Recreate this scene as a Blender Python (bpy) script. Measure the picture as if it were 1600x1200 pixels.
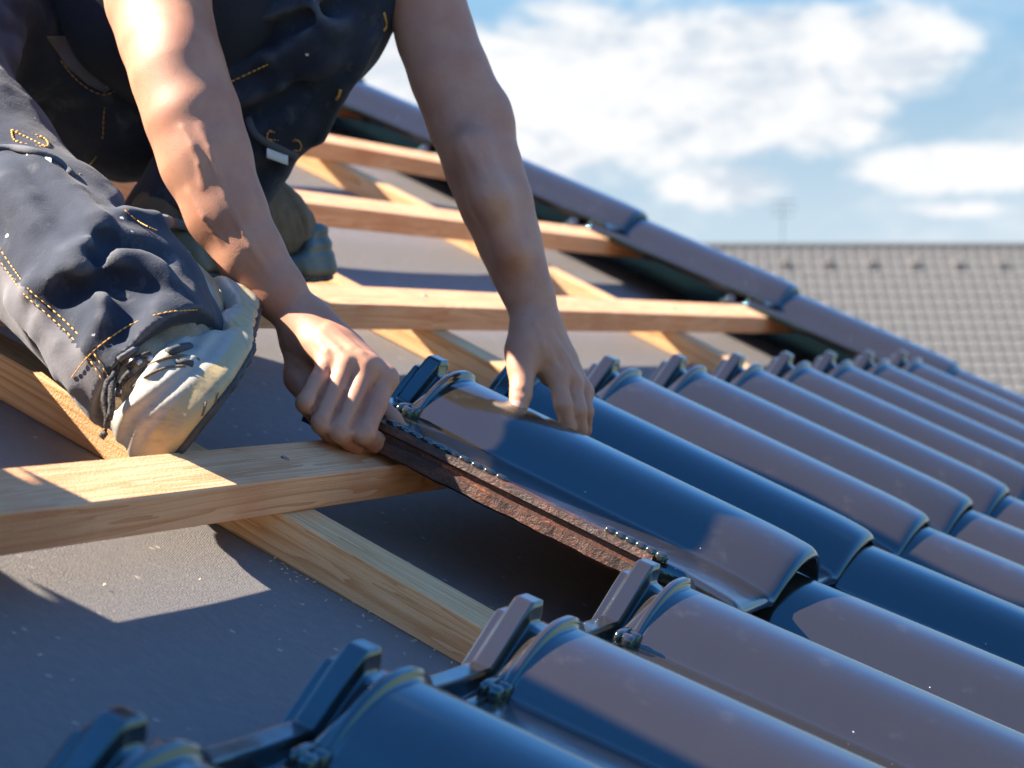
import bpy, bmesh, math, random
import numpy as np
from mathutils import Vector, Matrix
from mathutils.bvhtree import BVHTree

random.seed(7)
rng = np.random.default_rng(11)
scene = bpy.context.scene
for o in list(bpy.data.objects):
    bpy.data.objects.remove(o)

# ------------------------------------------------------------------ camera
FPX = 3602.0                      # focal length in pixels of a 1600 px wide frame
YAW, TILT = 0.3799, 0.0195
CAM = np.array([0.7406, -1.7383, 0.1216])
FW = np.array([-math.sin(YAW) * math.cos(TILT), math.cos(YAW) * math.cos(TILT), -math.sin(TILT)])
RT = np.array([math.cos(YAW), math.sin(YAW), 0.0])
UP = np.cross(RT, FW)
cam_data = bpy.data.cameras.new('camera')
cam = bpy.data.objects.new('camera', cam_data)
scene.collection.objects.link(cam)
cam.matrix_world = Matrix((
    (RT[0], UP[0], -FW[0], CAM[0]),
    (RT[1], UP[1], -FW[1], CAM[1]),
    (RT[2], UP[2], -FW[2], CAM[2]),
    (0, 0, 0, 1)))
cam_data.sensor_width = 36.0
cam_data.lens = FPX / 1600.0 * 36.0
cam_data.clip_start = 0.05
cam_data.clip_end = 2000.0
cam_data.dof.use_dof = True
cam_data.dof.focus_distance = 1.64
cam_data.dof.aperture_fstop = 10.5
scene.camera = cam

# ------------------------------------------------------------------ roof frame
PITCH = 0.4462                    # 25.6 degrees
CP, SP = math.cos(PITCH), math.sin(PITCH)
GAUGE, COVER = 0.3032, 0.23


def rw(u, s, n):
    """roof coordinates (along the battens, down the slope, off the roof) to world"""
    return np.array([s * CP + n * SP, u, -s * SP + n * CP])


ROOF = Matrix(((0, CP, SP, 0), (1, 0, 0, 0), (0, -SP, CP, 0), (0, 0, 0, 1)))   # local x=u, y=s, z=n


def vp(px, py, depth):
    """a point of the place, from where the photograph shows it and how far away it stands"""
    return CAM + depth * (FW + RT * (px - 800) / FPX - UP * (py - 600) / FPX)


# ------------------------------------------------------------------ sun and sky
sun_roof = np.array([-0.25, -1.0, 0.367])        # towards the sun, in roof coordinates
to_sun = rw(*sun_roof)
to_sun = to_sun / np.linalg.norm(to_sun)
SUN_EL = math.asin(to_sun[2])
SUN_AZ = math.atan2(to_sun[0], to_sun[1])        # clockwise from +Y
sun_data = bpy.data.lights.new('sun', 'SUN')
sun_data.energy = 5.0
sun_data.angle = math.radians(0.55)
sun_data.color = (1.0, 0.89, 0.75)
sun = bpy.data.objects.new('sun', sun_data)
scene.collection.objects.link(sun)
sun.rotation_euler = Vector(to_sun).to_track_quat('Z', 'Y').to_euler()
sun.location = (-20, -5, 25)

world = bpy.data.worlds.new('World')
scene.world = world
world.use_nodes = True
WT = world.node_tree
WT.nodes.clear()


class NT:
    """small helper for building node trees"""

    def __init__(self, tree):
        self.t = tree

    def n(self, kind, **kw):
        nd = self.t.nodes.new(kind)
        for k, v in kw.items():
            if k.startswith('i_'):
                key = k[2:]
                key = int(key) if key.isdigit() else key.replace('_', ' ')
                self.set(nd.inputs[key], v)
            else:
                setattr(nd, k, v)
        return nd

    def set(self, sock, v):
        if isinstance(v, bpy.types.NodeSocket):
            self.t.links.new(v, sock)
        elif isinstance(v, (tuple, list)) and len(v) == 3 and sock.type == 'RGBA':
            sock.default_value = (*v, 1)
        else:
            sock.default_value = v

    def m(self, op, a, b=0.0, c=0.0, clamp=False):
        nd = self.t.nodes.new('ShaderNodeMath')
        nd.operation = op
        nd.use_clamp = clamp
        for i, v in enumerate((a, b, c)):
            self.set(nd.inputs[i], v)
        return nd.outputs[0]

    def mix(self, f, a, b, blend='MIX'):
        nd = self.t.nodes.new('ShaderNodeMix')
        nd.data_type = 'RGBA'
        nd.blend_type = blend
        self.set(nd.inputs[0], f)
        self.set(nd.inputs[6], a)
        self.set(nd.inputs[7], b)
        return nd.outputs[2]

    def ramp(self, f, stops, interp='LINEAR'):
        nd = self.t.nodes.new('ShaderNodeValToRGB')
        nd.color_ramp.interpolation = interp
        el = nd.color_ramp.elements
        while len(el) < len(stops):
            el.new(0.5)
        for e, (p, c) in zip(el, stops):
            e.position = p
            e.color = (*c, 1) if len(c) == 3 else c
        self.set(nd.inputs[0], f)
        return nd.outputs[0]

    def sstep(self, x, a, b):
        nd = self.t.nodes.new('ShaderNodeMapRange')
        nd.interpolation_type = 'SMOOTHSTEP'
        self.set(nd.inputs[0], x)
        nd.inputs[1].default_value = a
        nd.inputs[2].default_value = b
        return nd.outputs[0]

    def noise(self, vec, scale, detail=4.0, rough=0.55, dist=0.0):
        nd = self.t.nodes.new('ShaderNodeTexNoise')
        self.t.links.new(vec, nd.inputs['Vector'])
        nd.inputs['Scale'].default_value = scale
        nd.inputs['Detail'].default_value = detail
        nd.inputs['Roughness'].default_value = rough
        nd.inputs['Distortion'].default_value = dist
        return nd.outputs[0]

    def mapping(self, vec, scale=(1, 1, 1), loc=(0, 0, 0), rot=(0, 0, 0)):
        nd = self.t.nodes.new('ShaderNodeMapping')
        self.t.links.new(vec, nd.inputs[0])
        nd.inputs['Location'].default_value = loc
        nd.inputs['Rotation'].default_value = rot
        nd.inputs['Scale'].default_value = scale
        return nd.outputs[0]


w = NT(WT)
tc = w.n('ShaderNodeTexCoord')
gen = tc.outputs['Generated']
sky = w.n('ShaderNodeTexSky', sky_type='NISHITA')
sky.sun_disc = False
sky.sun_elevation = SUN_EL
sky.sun_rotation = SUN_AZ
sky.altitude = 200.0
sky.air_density = 1.0
sky.dust_density = 0.35
sky.ozone_density = 2.2
sep = w.n('ShaderNodeSeparateXYZ', i_0=gen)
el = w.m('ARCSINE', sep.outputs[2])
az = w.m('ARCTAN2', sep.outputs[0], sep.outputs[1])
# fair-weather cumulus: heaps low over the horizon, thinner puffs overhead
wn = w.noise(w.mapping(gen, scale=(1, 1, 2.2)), 9.0, 6.0, 0.58, 0.3)
wn2 = w.noise(w.mapping(gen, scale=(1, 1, 2.0), loc=(3.1, 1.7, 0.4)), 30.0, 8.0, 0.66, 0.3)


def cloud_dir(px, py):
    v = FW + RT * (px - 800) / FPX - UP * (py - 600) / FPX
    v = v / np.linalg.norm(v)
    return math.atan2(v[0], v[1]), math.asin(v[2])


heap = None
for (px, py, rx, ry, amp) in ((1010, 140, 340, 110, 1.4), (720, 190, 300, 110, 1.3), (1390, 80, 125, 75, 1.15), (1230, 60, 210, 55, 1.1),
                              (1135, 292, 110, 42, 1.05), (1500, 262, 180, 42, 1.05), (1490, 328, 100, 20, 0.75), (600, 100, 110, 110, 1.1),
                              (1250, 180, 170, 70, 1.0), (300, 250, 260, 110, 1.0), (1900, 120, 210, 70, 1.0), (2250, 250, 260, 60, 1.0),
                              (-200, 120, 240, 90, 1.0), (890, 20, 120, 30, 0.8)):
    a0, e0 = cloud_dir(px, py)
    dx = w.m('DIVIDE', w.m('SUBTRACT', az, a0), rx / FPX)
    dy = w.m('DIVIDE', w.m('SUBTRACT', el, e0), ry / FPX)
    q = w.m('ADD', w.m('MULTIPLY', dx, dx), w.m('MULTIPLY', dy, dy))
    g = w.m('MULTIPLY', w.m('POWER', 2.718, w.m('MULTIPLY', q, -0.7)), amp)
    heap = g if heap is None else w.m('MAXIMUM', heap, g)
edge = w.m('ADD', w.m('MULTIPLY', w.m('SUBTRACT', wn, 0.5), 1.5), w.m('MULTIPLY', w.m('SUBTRACT', wn2, 0.5), 1.15))
low_d = w.sstep(w.m('ADD', heap, w.m('MULTIPLY', edge, 0.75)), 0.36, 0.80)
flat = w.n('ShaderNodeVectorMath', operation='DIVIDE')
WT.links.new(gen, flat.inputs[0])
comb = w.n('ShaderNodeCombineXYZ')
zz = w.m('ADD', w.m('MAXIMUM', sep.outputs[2], 0.0), 0.12)
for i in range(3):
    WT.links.new(zz, comb.inputs[i])
WT.links.new(comb.outputs[0], flat.inputs[1])
hn = w.noise(flat.outputs[0], 1.7, 7.0, 0.6, 0.4)
high_d = w.m('MULTIPLY', w.sstep(hn, 0.58, 0.80), w.sstep(el, 0.17, 0.40))
veil = w.m('MULTIPLY', w.m('MULTIPLY', w.sstep(wn, 0.40, 0.66), 0.42), w.sstep(el, 0.30, 0.12))
low_d = w.m('MAXIMUM', low_d, veil)
dens = w.m('MAXIMUM', w.m('MULTIPLY', low_d, 0.97), w.m('MULTIPLY', high_d, 0.5))
shade = w.sstep(w.m('ADD', wn2, w.m('MULTIPLY', wn, 0.8)), 0.70, 1.0)
cloud_col = w.mix(shade, (1.70, 1.90, 2.15), (2.62, 2.62, 2.62))
deep = w.mix(1.0, sky.outputs[0], (0.40, 0.72, 1.02), 'MULTIPLY')
haze_mid = w.mix(w.sstep(el, 0.48, 0.08), deep, (0.80, 1.38, 1.90))
haze_low = w.mix(w.sstep(el, 0.15, 0.0), haze_mid, (1.70, 2.02, 2.25))
col = w.mix(dens, haze_low, cloud_col)
bg = w.n('ShaderNodeBackground', i_0=col)
bg.inputs[1].default_value = 0.078
wo = w.n('ShaderNodeOutputWorld', i_0=bg.outputs[0])

scene.view_settings.view_transform = 'Standard'
scene.view_settings.look = 'None'
scene.view_settings.exposure = 2.35
scene.view_settings.gamma = 1.0
scene.view_settings.use_curve_mapping = False
scene.cycles.max_bounces = 8
scene.cycles.use_denoising = True


# ------------------------------------------------------------------ materials
def material(name):
    m = bpy.data.materials.new(name)
    m.use_nodes = True
    m.node_tree.nodes.clear()
    k = NT(m.node_tree)
    b = k.n('ShaderNodeBsdfPrincipled')
    o = k.n('ShaderNodeOutputMaterial', i_0=b.outputs[0])
    t = k.n('ShaderNodeTexCoord')
    return m, k, b, t.outputs['Object']


def bump(k, b, h, strength=0.3, dist=0.002):
    nd = k.n('ShaderNodeBump', i_Height=h)
    nd.inputs['Strength'].default_value = strength
    nd.inputs['Distance'].default_value = dist
    k.t.links.new(nd.outputs[0], b.inputs['Normal'])


def mat_wood(name, dark, mid, light, along=0, rough_saw=0.5, stain=0.5):
    m, k, b, oc = material(name)
    info = k.n('ShaderNodeObjectInfo')
    off = k.n('ShaderNodeVectorMath', operation='MULTIPLY_ADD')
    k.t.links.new(info.outputs['Random'], off.inputs[0])
    off.inputs[1].default_value = (37.0, 19.0, 11.0)
    k.t.links.new(oc, off.inputs[2])
    v = off.outputs[0]
    sc = [34.0, 34.0, 34.0]
    sc[along] = 1.1
    ring = k.noise(k.mapping(v, scale=sc), 1.6, 3.0, 0.5, 0.9)
    saw = k.m('FRACT', k.m('MULTIPLY', ring, 9.0))
    line = k.m('POWER', saw, 2.2)
    sc2 = [420.0, 420.0, 420.0]
    sc2[along] = 9.0
    fib = k.noise(k.mapping(v, scale=sc2), 1.0, 3.0, 0.6)
    blot = k.noise(k.mapping(v, scale=(7, 7, 7)), 1.0, 4.0, 0.6)
    c = k.ramp(k.m('ADD', k.m('MULTIPLY', line, 0.55), k.m('MULTIPLY', fib, 0.45)), [(0.12, light), (0.5, mid), (1.0, dark)])
    c = k.mix(k.m('MULTIPLY', k.sstep(blot, 0.42, 0.75), stain), c, tuple(x * y for x, y in zip(mid, (0.80, 0.60, 0.52))))
    # a few knots
    vo = k.n('ShaderNodeTexVoronoi')
    scv = [5.0, 5.0, 5.0]
    scv[along] = 3.0
    k.t.links.new(k.mapping(v, scale=scv), vo.inputs['Vector'])
    vo.inputs['Scale'].default_value = 1.0
    knot = k.sstep(vo.outputs['Distance'], 0.085, 0.05)
    c = k.mix(k.m('MULTIPLY', knot, 0.8), c, tuple(x * 0.35 for x in dark))
    k.set(b.inputs['Base Color'], c)
    b.inputs['Roughness'].default_value = 0.72
    b.inputs['Specular IOR Level'].default_value = 0.25
    sc3 = [60.0, 60.0, 60.0]
    sc3[along] = 330.0
    mark = k.noise(k.mapping(v, scale=sc3), 1.0, 2.0, 0.5)
    fine = k.noise(k.mapping(v, scale=(520, 520, 520)), 1.0, 2.0, 0.6)
    h = k.m('ADD', k.m('MULTIPLY', fib, 0.5), k.m('ADD', k.m('MULTIPLY', mark, 0.35 * rough_saw), k.m('MULTIPLY', fine, 0.6)))
    bump(k, b, h, 0.65, 0.0012)
    return m


M_BATTEN = mat_wood('batten_pine', (0.44, 0.19, 0.080), (0.60, 0.305, 0.145), (0.70, 0.42, 0.235), 0, 0.7)
M_CBATTEN = mat_wood('counter_batten_pine', (0.42, 0.19, 0.07), (0.60, 0.33, 0.14), (0.70, 0.45, 0.235), 1, 0.4)


def mat_glaze():
    m, k, b, oc = material('dark_glaze')
    info = k.n('ShaderNodeObjectInfo')
    c0 = k.noise(oc, 22.0, 3.0, 0.6)
    base = k.mix(c0, (0.0225, 0.0170, 0.0120), (0.0305, 0.0235, 0.0170))
    base = k.mix(info.outputs['Random'], base, (0.0215, 0.0175, 0.0130))
    spk = k.n('ShaderNodeTexVoronoi')
    k.t.links.new(oc, spk.inputs['Vector'])
    spk.inputs['Scale'].default_value = 330.0
    rnd = k.n('ShaderNodeSeparateColor', i_0=spk.outputs['Color'])
    dot = k.m('MULTIPLY', k.sstep(spk.outputs['Distance'], 0.22, 0.10), k.m('GREATER_THAN', rnd.outputs[0], 0.9955))
    base = k.mix(dot, base, (0.5, 0.5, 0.5))
    k.set(b.inputs['Base Color'], base)
    dust = k.noise(oc, 60.0, 5.0, 0.65)
    streak = k.noise(k.mapping(oc, scale=(70, 9, 70)), 1.0, 5.0, 0.6)
    scuff = k.sstep(k.noise(oc, 34.0, 6.0, 0.7), 0.56, 0.74)
    base2 = k.mix(k.m('MULTIPLY', scuff, 0.35), base, (0.055, 0.050, 0.046))
    k.set(b.inputs['Base Color'], base2)
    k.set(b.inputs['Roughness'], k.m('ADD', 0.05, k.m('ADD', k.m('MULTIPLY', dust, 0.10), k.m('ADD', k.m('MULTIPLY', scuff, 0.10), k.m('MULTIPLY', streak, 0.06)))))
    b.inputs['IOR'].default_value = 1.88
    b.inputs['Specular Tint'].default_value = (0.26, 0.82, 1.0, 1)
    b.inputs['Coat Weight'].default_value = 0.12
    b.inputs['Coat Roughness'].default_value = 0.05
    h = k.noise(oc, 45.0, 3.0, 0.5)
    h2 = k.noise(oc, 420.0, 2.0, 0.5)
    bump(k, b, k.m('ADD', h, k.m('MULTIPLY', h2, 0.06)), 0.16, 0.0015)
    return m


def mat_clay(name='raw_clay', dark=(0.022, 0.011, 0.008), red=(0.17, 0.052, 0.022)):
    m, k, b, oc = material(name)
    n1 = k.noise(k.mapping(oc, scale=(60, 22, 90)), 1.0, 5.0, 0.65)
    n2 = k.noise(oc, 320.0, 4.0, 0.7)
    f = k.m('ADD', k.m('MULTIPLY', n1, 0.7), k.m('MULTIPLY', n2, 0.35))
    c = k.ramp(f, [(0.36, dark), (0.50, (0.045, 0.020, 0.013)), (0.58, (0.09, 0.032, 0.017)), (0.68, red)])
    k.set(b.inputs['Base Color'], c)
    k.set(b.inputs['Roughness'], k.m('ADD', 0.28, k.m('MULTIPLY', n2, 0.5)))
    bump(k, b, n2, 0.8, 0.0012)
    return m


M_GLAZE = mat_glaze()
M_CLAY = mat_clay()
M_CLAYRED = mat_clay('red_clay', (0.12, 0.035, 0.014), (0.42, 0.12, 0.035))


def mat_underlay():
    m, k, b, oc = material('woven_underlay')
    n1 = k.noise(oc, 3.0, 4.0, 0.6)
    n2 = k.noise(k.mapping(oc, scale=(170, 90, 100)), 1.0, 5.0, 0.7)
    n3 = k.noise(oc, 700.0, 2.0, 0.6)
    wv = k.n('ShaderNodeTexWave', wave_type='BANDS', bands_direction='X')
    k.t.links.new(oc, wv.inputs['Vector'])
    wv.inputs['Scale'].default_value = 118.0
    wv.inputs['Distortion'].default_value = 0.9
    wv.inputs['Detail'].default_value = 2.0
    wv.inputs['Detail Scale'].default_value = 3.0
    rib = wv.outputs['Fac']
    c = k.mix(n1, (0.075, 0.070, 0.072), (0.115, 0.106, 0.104))
    c = k.mix(k.m('MULTIPLY', k.sstep(n2, 0.40, 0.72), 0.4), c, (0.23, 0.21, 0.19))
    c = k.mix(k.m('MULTIPLY', rib, 0.9), c, (0.27, 0.25, 0.23))
    sp = k.n('ShaderNodeTexVoronoi')
    k.t.links.new(oc, sp.inputs['Vector'])
    sp.inputs['Scale'].default_value = 70.0
    rr = k.n('ShaderNodeSeparateColor', i_0=sp.outputs['Color'])
    dot = k.m('MULTIPLY', k.sstep(sp.outputs['Distance'], 0.20, 0.08), k.m('GREATER_THAN', rr.outputs[1], 0.84))
    c = k.mix(k.m('MULTIPLY', dot, 0.7), c, (0.50, 0.42, 0.32))
    k.set(b.inputs['Base Color'], c)
    b.inputs['Roughness'].default_value = 0.62
    b.inputs['Specular IOR Level'].default_value = 0.35
    bump(k, b, k.m('ADD', k.m('MULTIPLY', rib, 0.8), k.m('MULTIPLY', n3, 0.3)), 0.9, 0.0016)
    return m


M_UNDER = mat_underlay()


def mat_plain(name, c1, c2, scale=20.0, rough=0.7, bscale=200.0, bstr=0.3, bdist=0.001, spec=0.4, metal=0.0):
    m, k, b, oc = material(name)
    n1 = k.noise(oc, scale, 5.0, 0.6)
    k.set(b.inputs['Base Color'], k.mix(k.sstep(n1, 0.3, 0.7), c1, c2))
    b.inputs['Roughness'].default_value = rough
    b.inputs['Specular IOR Level'].default_value = spec
    b.inputs['Metallic'].default_value = metal
    bump(k, b, k.noise(oc, bscale, 3.0, 0.6), bstr, bdist)
    return m


def mat_skin():
    m, k, b, oc = material('tanned_skin')
    n1 = k.noise(oc, 26.0, 4.0, 0.6)
    n2 = k.noise(oc, 150.0, 4.0, 0.65)
    c = k.mix(k.sstep(n1, 0.32, 0.68), (0.44, 0.215, 0.128), (0.38, 0.165, 0.097))
    c = k.mix(k.m('MULTIPLY', k.sstep(n2, 0.55, 0.8), 0.35), c, (0.34, 0.12, 0.075))
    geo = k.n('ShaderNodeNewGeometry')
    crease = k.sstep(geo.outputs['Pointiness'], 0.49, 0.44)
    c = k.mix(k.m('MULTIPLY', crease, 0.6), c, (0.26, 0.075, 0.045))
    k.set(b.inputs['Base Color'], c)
    b.inputs['Roughness'].default_value = 0.54
    b.inputs['Specular IOR Level'].default_value = 0.45
    b.inputs['Subsurface Weight'].default_value = 0.18
    b.inputs['Subsurface Radius'].default_value = (1.0, 0.35, 0.2)
    b.inputs['Subsurface Scale'].default_value = 0.006
    v = k.n('ShaderNodeTexVoronoi', feature='DISTANCE_TO_EDGE')
    k.t.links.new(oc, v.inputs['Vector'])
    v.inputs['Scale'].default_value = 620.0
    n3 = k.noise(oc, 75.0, 4.0, 0.6)
    h = k.m('ADD', k.m('MULTIPLY', k.sstep(v.outputs['Distance'], 0.0, 0.18), 0.35), k.m('MULTIPLY', n3, 0.6))
    bump(k, b, h, 0.22, 0.0012)
    return m


M_SKIN = mat_skin()


def mat_cloth(name, c1, c2, dust, dusty=0.35, spots=0.0):
    m, k, b, oc = material(name)
    n1 = k.noise(oc, 9.0, 5.0, 0.62)
    n2 = k.noise(k.mapping(oc, scale=(40, 40, 26)), 1.0, 6.0, 0.7)
    c = k.mix(k.sstep(n1, 0.3, 0.7), c1, c2)
    geo = k.n('ShaderNodeNewGeometry')
    ridge = k.sstep(geo.outputs['Pointiness'], 0.505, 0.56)
    f = k.m('MAXIMUM', k.m('MULTIPLY', k.sstep(n2, 0.52, 0.82), dusty), k.m('MULTIPLY', ridge, 0.5))
    c = k.mix(f, c, dust)
    if spots:
        sp = k.n('ShaderNodeTexVoronoi')
        k.t.links.new(k.mapping(oc, scale=(1, 1, 1.3)), sp.inputs['Vector'])
        sp.inputs['Scale'].default_value = 78.0
        rr = k.n('ShaderNodeSeparateColor', i_0=sp.outputs['Color'])
        sp.inputs['Randomness'].default_value = 1.0
        d = k.m('MULTIPLY', k.sstep(k.m('ADD', sp.outputs['Distance'], k.m('MULTIPLY', k.noise(oc, 420.0, 3.0, 0.6), 0.22)), 0.28, 0.20), k.m('GREATER_THAN', rr.outputs[0], 1.0 - spots))
        c = k.mix(d, c, (0.72, 0.70, 0.66))
    k.set(b.inputs['Base Color'], c)
    b.inputs['Roughness'].default_value = 0.88
    b.inputs['Specular IOR Level'].default_value = 0.2
    b.inputs['Sheen Weight'].default_value = 0.08
    b.inputs['Sheen Roughness'].default_value = 0.5
    wv = k.noise(oc, 900.0, 2.0, 0.6)
    cr = k.noise(oc, 60.0, 4.0, 0.6)
    bump(k, b, k.m('ADD', k.m('MULTIPLY', wv, 0.3), cr), 0.45, 0.0018)
    return m


M_DENIM = mat_cloth('navy_work_cloth', (0.013, 0.018, 0.032), (0.032, 0.039, 0.058), (0.14, 0.14, 0.145), 0.6, 0.06)
M_GREYCLOTH = mat_cloth('grey_work_cloth', (0.10, 0.096, 0.108), (0.15, 0.142, 0.148), (0.24, 0.22, 0.20), 0.35)
M_SHIRT = mat_cloth('dark_shirt_cloth', (0.018, 0.020, 0.030), (0.028, 0.030, 0.042), (0.07, 0.07, 0.08), 0.2)
M_STITCH = mat_plain('ochre_thread', (0.52, 0.25, 0.05), (0.62, 0.33, 0.08), 200, 0.8)
M_TAG = mat_plain('pale_label_tape', (0.60, 0.60, 0.58), (0.70, 0.69, 0.66), 90, 0.7)
M_HAIR = mat_plain('brown_hair', (0.05, 0.03, 0.018), (0.09, 0.055, 0.03), 120, 0.6, 300, 0.8, 0.002)


# ------------------------------------------------------------------ mesh helpers
def link(o, parent=None):
    scene.collection.objects.link(o)
    if parent is not None:
        o.parent = parent
    return o


def mesh_obj(name, verts, faces, mats, parent=None, mat_index=None, smooth=True, matrix=None):
    me = bpy.data.meshes.new(name)
    me.from_pydata([tuple(map(float, v)) for v in verts] if not isinstance(verts, np.ndarray) else verts.tolist(), [],
                   faces if not isinstance(faces, np.ndarray) else faces.tolist())
    for m in (mats if isinstance(mats, (list, tuple)) else [mats]):
        me.materials.append(m)
    if mat_index is not None:
        me.polygons.foreach_set('material_index', np.asarray(mat_index, dtype=np.int32))
    me.polygons.foreach_set('use_smooth', np.full(len(me.polygons), smooth, dtype=bool))
    me.update()
    o = bpy.data.objects.new(name, me)
    if matrix is not None:
        o.matrix_world = matrix
    return link(o, parent)


def bm_obj(name, bm, mats, parent=None, smooth=False, matrix=None):
    me = bpy.data.meshes.new(name)
    bm.to_mesh(me)
    bm.free()
    for m in (mats if isinstance(mats, (list, tuple)) else [mats]):
        me.materials.append(m)
    for p in me.polygons:
        p.use_smooth = smooth
    o = bpy.data.objects.new(name, me)
    if matrix is not None:
        o.matrix_world = matrix
    return link(o, parent)


def bm_box(bm, x0, x1, y0, y1, z0, z1, bev=0.0, seg=2):
    r = bmesh.ops.create_cube(bm, size=1.0)
    for v in r['verts']:
        v.co = Vector((x0 + (v.co.x + .5) * (x1 - x0), y0 + (v.co.y + .5) * (y1 - y0), z0 + (v.co.z + .5) * (z1 - z0)))
    if bev > 0:
        es = list({e for v in r['verts'] for e in v.link_edges})
        bmesh.ops.bevel(bm, geom=es, offset=bev, segments=seg, affect='EDGES', profile=0.6)


def empty(name, loc=(0, 0, 0), parent=None):
    o = bpy.data.objects.new(name, None)
    o.empty_display_size = 0.1
    o.location = loc
    return link(o, parent)


def tag(o, label=None, cat=None, group=None, kind=None):
    if label:
        o['label'] = label
    if cat:
        o['category'] = cat
    if group:
        o['group'] = group
    if kind:
        o['kind'] = kind
    return o


# ------------------------------------------------------------------ ground
M_GROUND = mat_plain('garden_ground', (0.07, 0.085, 0.04), (0.13, 0.12, 0.08), 0.6, 0.95)
g = mesh_obj('ground', [(-600, -600, -5.6), (600, -600, -5.6), (600, 600, -5.6), (-600, 600, -5.6)], [(0, 1, 2, 3)], M_GROUND)
tag(g, kind='structure')

# ------------------------------------------------------------------ the roof being tiled
roof = empty('unfinished_house')
roof.matrix_world = ROOF
tag(roof, 'unfinished house roof with grey underlay, bare pine battens and rows of dark glazed tiles', 'roof', kind='thing')
S_RIDGE, S_EAVES, U_NEAR, U_VERGE = -3.75, 0.92, -2.3, 2.12
UNDER_N = -0.0312


def roof_part(name, bm, mats, smooth=False, label=None):
    o = bm_obj(name, bm, mats, roof, smooth)
    if label:
        o['label'] = label
    return o


# underlay: a sheet that sags a little between the counter battens
CB_U = [-1.137, -0.262, 0.612, 1.487]       # right edge of each counter batten
CB_W = 0.049
us = np.linspace(U_NEAR, U_VERGE - 0.02, 130)
ss = np.linspace(S_RIDGE, S_EAVES, 110)
vv = []
for s in ss:
    for u in us:
        dn = min(abs(u - (c - CB_W / 2)) for c in CB_U)
        sag = 0.0012 * math.sin(7 * u + 3 * s) + 0.0012 * math.sin(5.1 * s - 4 * u) - 0.0022
        vv.append((u, s, UNDER_N + sag * min(1.0, max(0.0, (dn - 0.03) / 0.15))))
ff = []
nu = len(us)
for j in range(len(ss) - 1):
    for i in range(nu - 1):
        a = j * nu + i
        ff.append((a, a + 1, a + 1 + nu, a + nu))
un = mesh_obj('underlay', vv, ff, M_UNDER, roof)
un['label'] = 'grey ribbed underlay sheet under the battens'
bm = bmesh.new()
bm_box(bm, U_NEAR, U_VERGE - 0.02, S_RIDGE, S_EAVES, -0.24, UNDER_N - 0.008)
M_DECK = mat_plain('deck_boards', (0.30, 0.20, 0.11), (0.40, 0.27, 0.15), 8, 0.8)
roof_part('roof_deck', bm, M_DECK)

for c in CB_U:
    bm = bmesh.new()
    bm_box(bm, c - CB_W, c, S_RIDGE + 0.05, S_EAVES - 0.02, UNDER_N, -0.0004, 0.0012, 1)
    roof_part('counter_batten', bm, M_CBATTEN, False, 'pine counter batten running down the slope' if c == -0.262 else None)

BT_H, BT_W = 0.0282, 0.0493
for kk in range(-2, 12):
    s0 = -kk * GAUGE
    bm = bmesh.new()
    u_end = 2.108 + 0.006 * math.sin(kk * 2.3)
    bm_box(bm, U_NEAR + 0.05, u_end, s0 - BT_W, s0, 0.0, BT_H, 0.0013, 1)
    roof_part('batten', bm, M_BATTEN, False, 'front pine batten where the held tile is being set' if kk == 0 else None)


nb_ = bmesh.new()
bmesh.ops.create_cone(nb_, cap_ends=True, segments=12, radius1=0.0036, radius2=0.0030, depth=0.0014)
nail_me = bpy.data.meshes.new('nail')
nb_.to_mesh(nail_me)
nb_.free()
M_NAILHEAD = mat_plain('steel_nail', (0.16, 0.15, 0.14), (0.24, 0.22, 0.20), 300, 0.45, metal=0.7)
nail_me.materials.append(M_NAILHEAD)
for kk in range(0, 9):
    for c in CB_U:
        o = bpy.data.objects.new('nail', nail_me)
        link(o, roof)
        o.location = (c - CB_W / 2 + random.uniform(-.008, .008), -kk * GAUGE - BT_W / 2 + random.uniform(-.008, .008), BT_H + 0.0002)
        o.rotation_euler = (random.uniform(-.12, .12), random.uniform(-.12, .12), 0)

# ---- tile
TL = 0.372                         # tile length; local y from the head, local x across with the roll's crest at 0
V0, V1 = -0.176, 0.052


def sm(a, b, x):
    t = np.clip((x - a) / (b - a), 0, 1)
    return t * t * (3 - 2 * t)


def tile_profile(v, y):
    """upper surface of the tile body"""
    tv = np.clip((v + 0.074) / 0.072, 0, 1)
    S = 1 - (1 - tv) ** 2.5
    S = S * sm(-0.080, -0.060, v) ** 0.35
    S = np.where(v > -0.001, 1 - 0.80 * np.clip((v + 0.001) / 0.053, 0, 1) ** 2.0, S)
    t = np.clip((y - (TL - 0.060)) / 0.060, 0, 1)
    hgt = 0.0305 - 0.0030 * t ** 2.6
    z = 0.0425 + hgt * S
    z = z + 0.0040 * sm(-0.160, -0.172, v)
    z = z - 0.0016 * np.exp(-((v + 0.078) / 0.007) ** 2)     # gutter line
    # shallow trough end, turned down at the tail
    z = z - 0.004 * t ** 2 * (1 - S)
    return z


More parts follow.
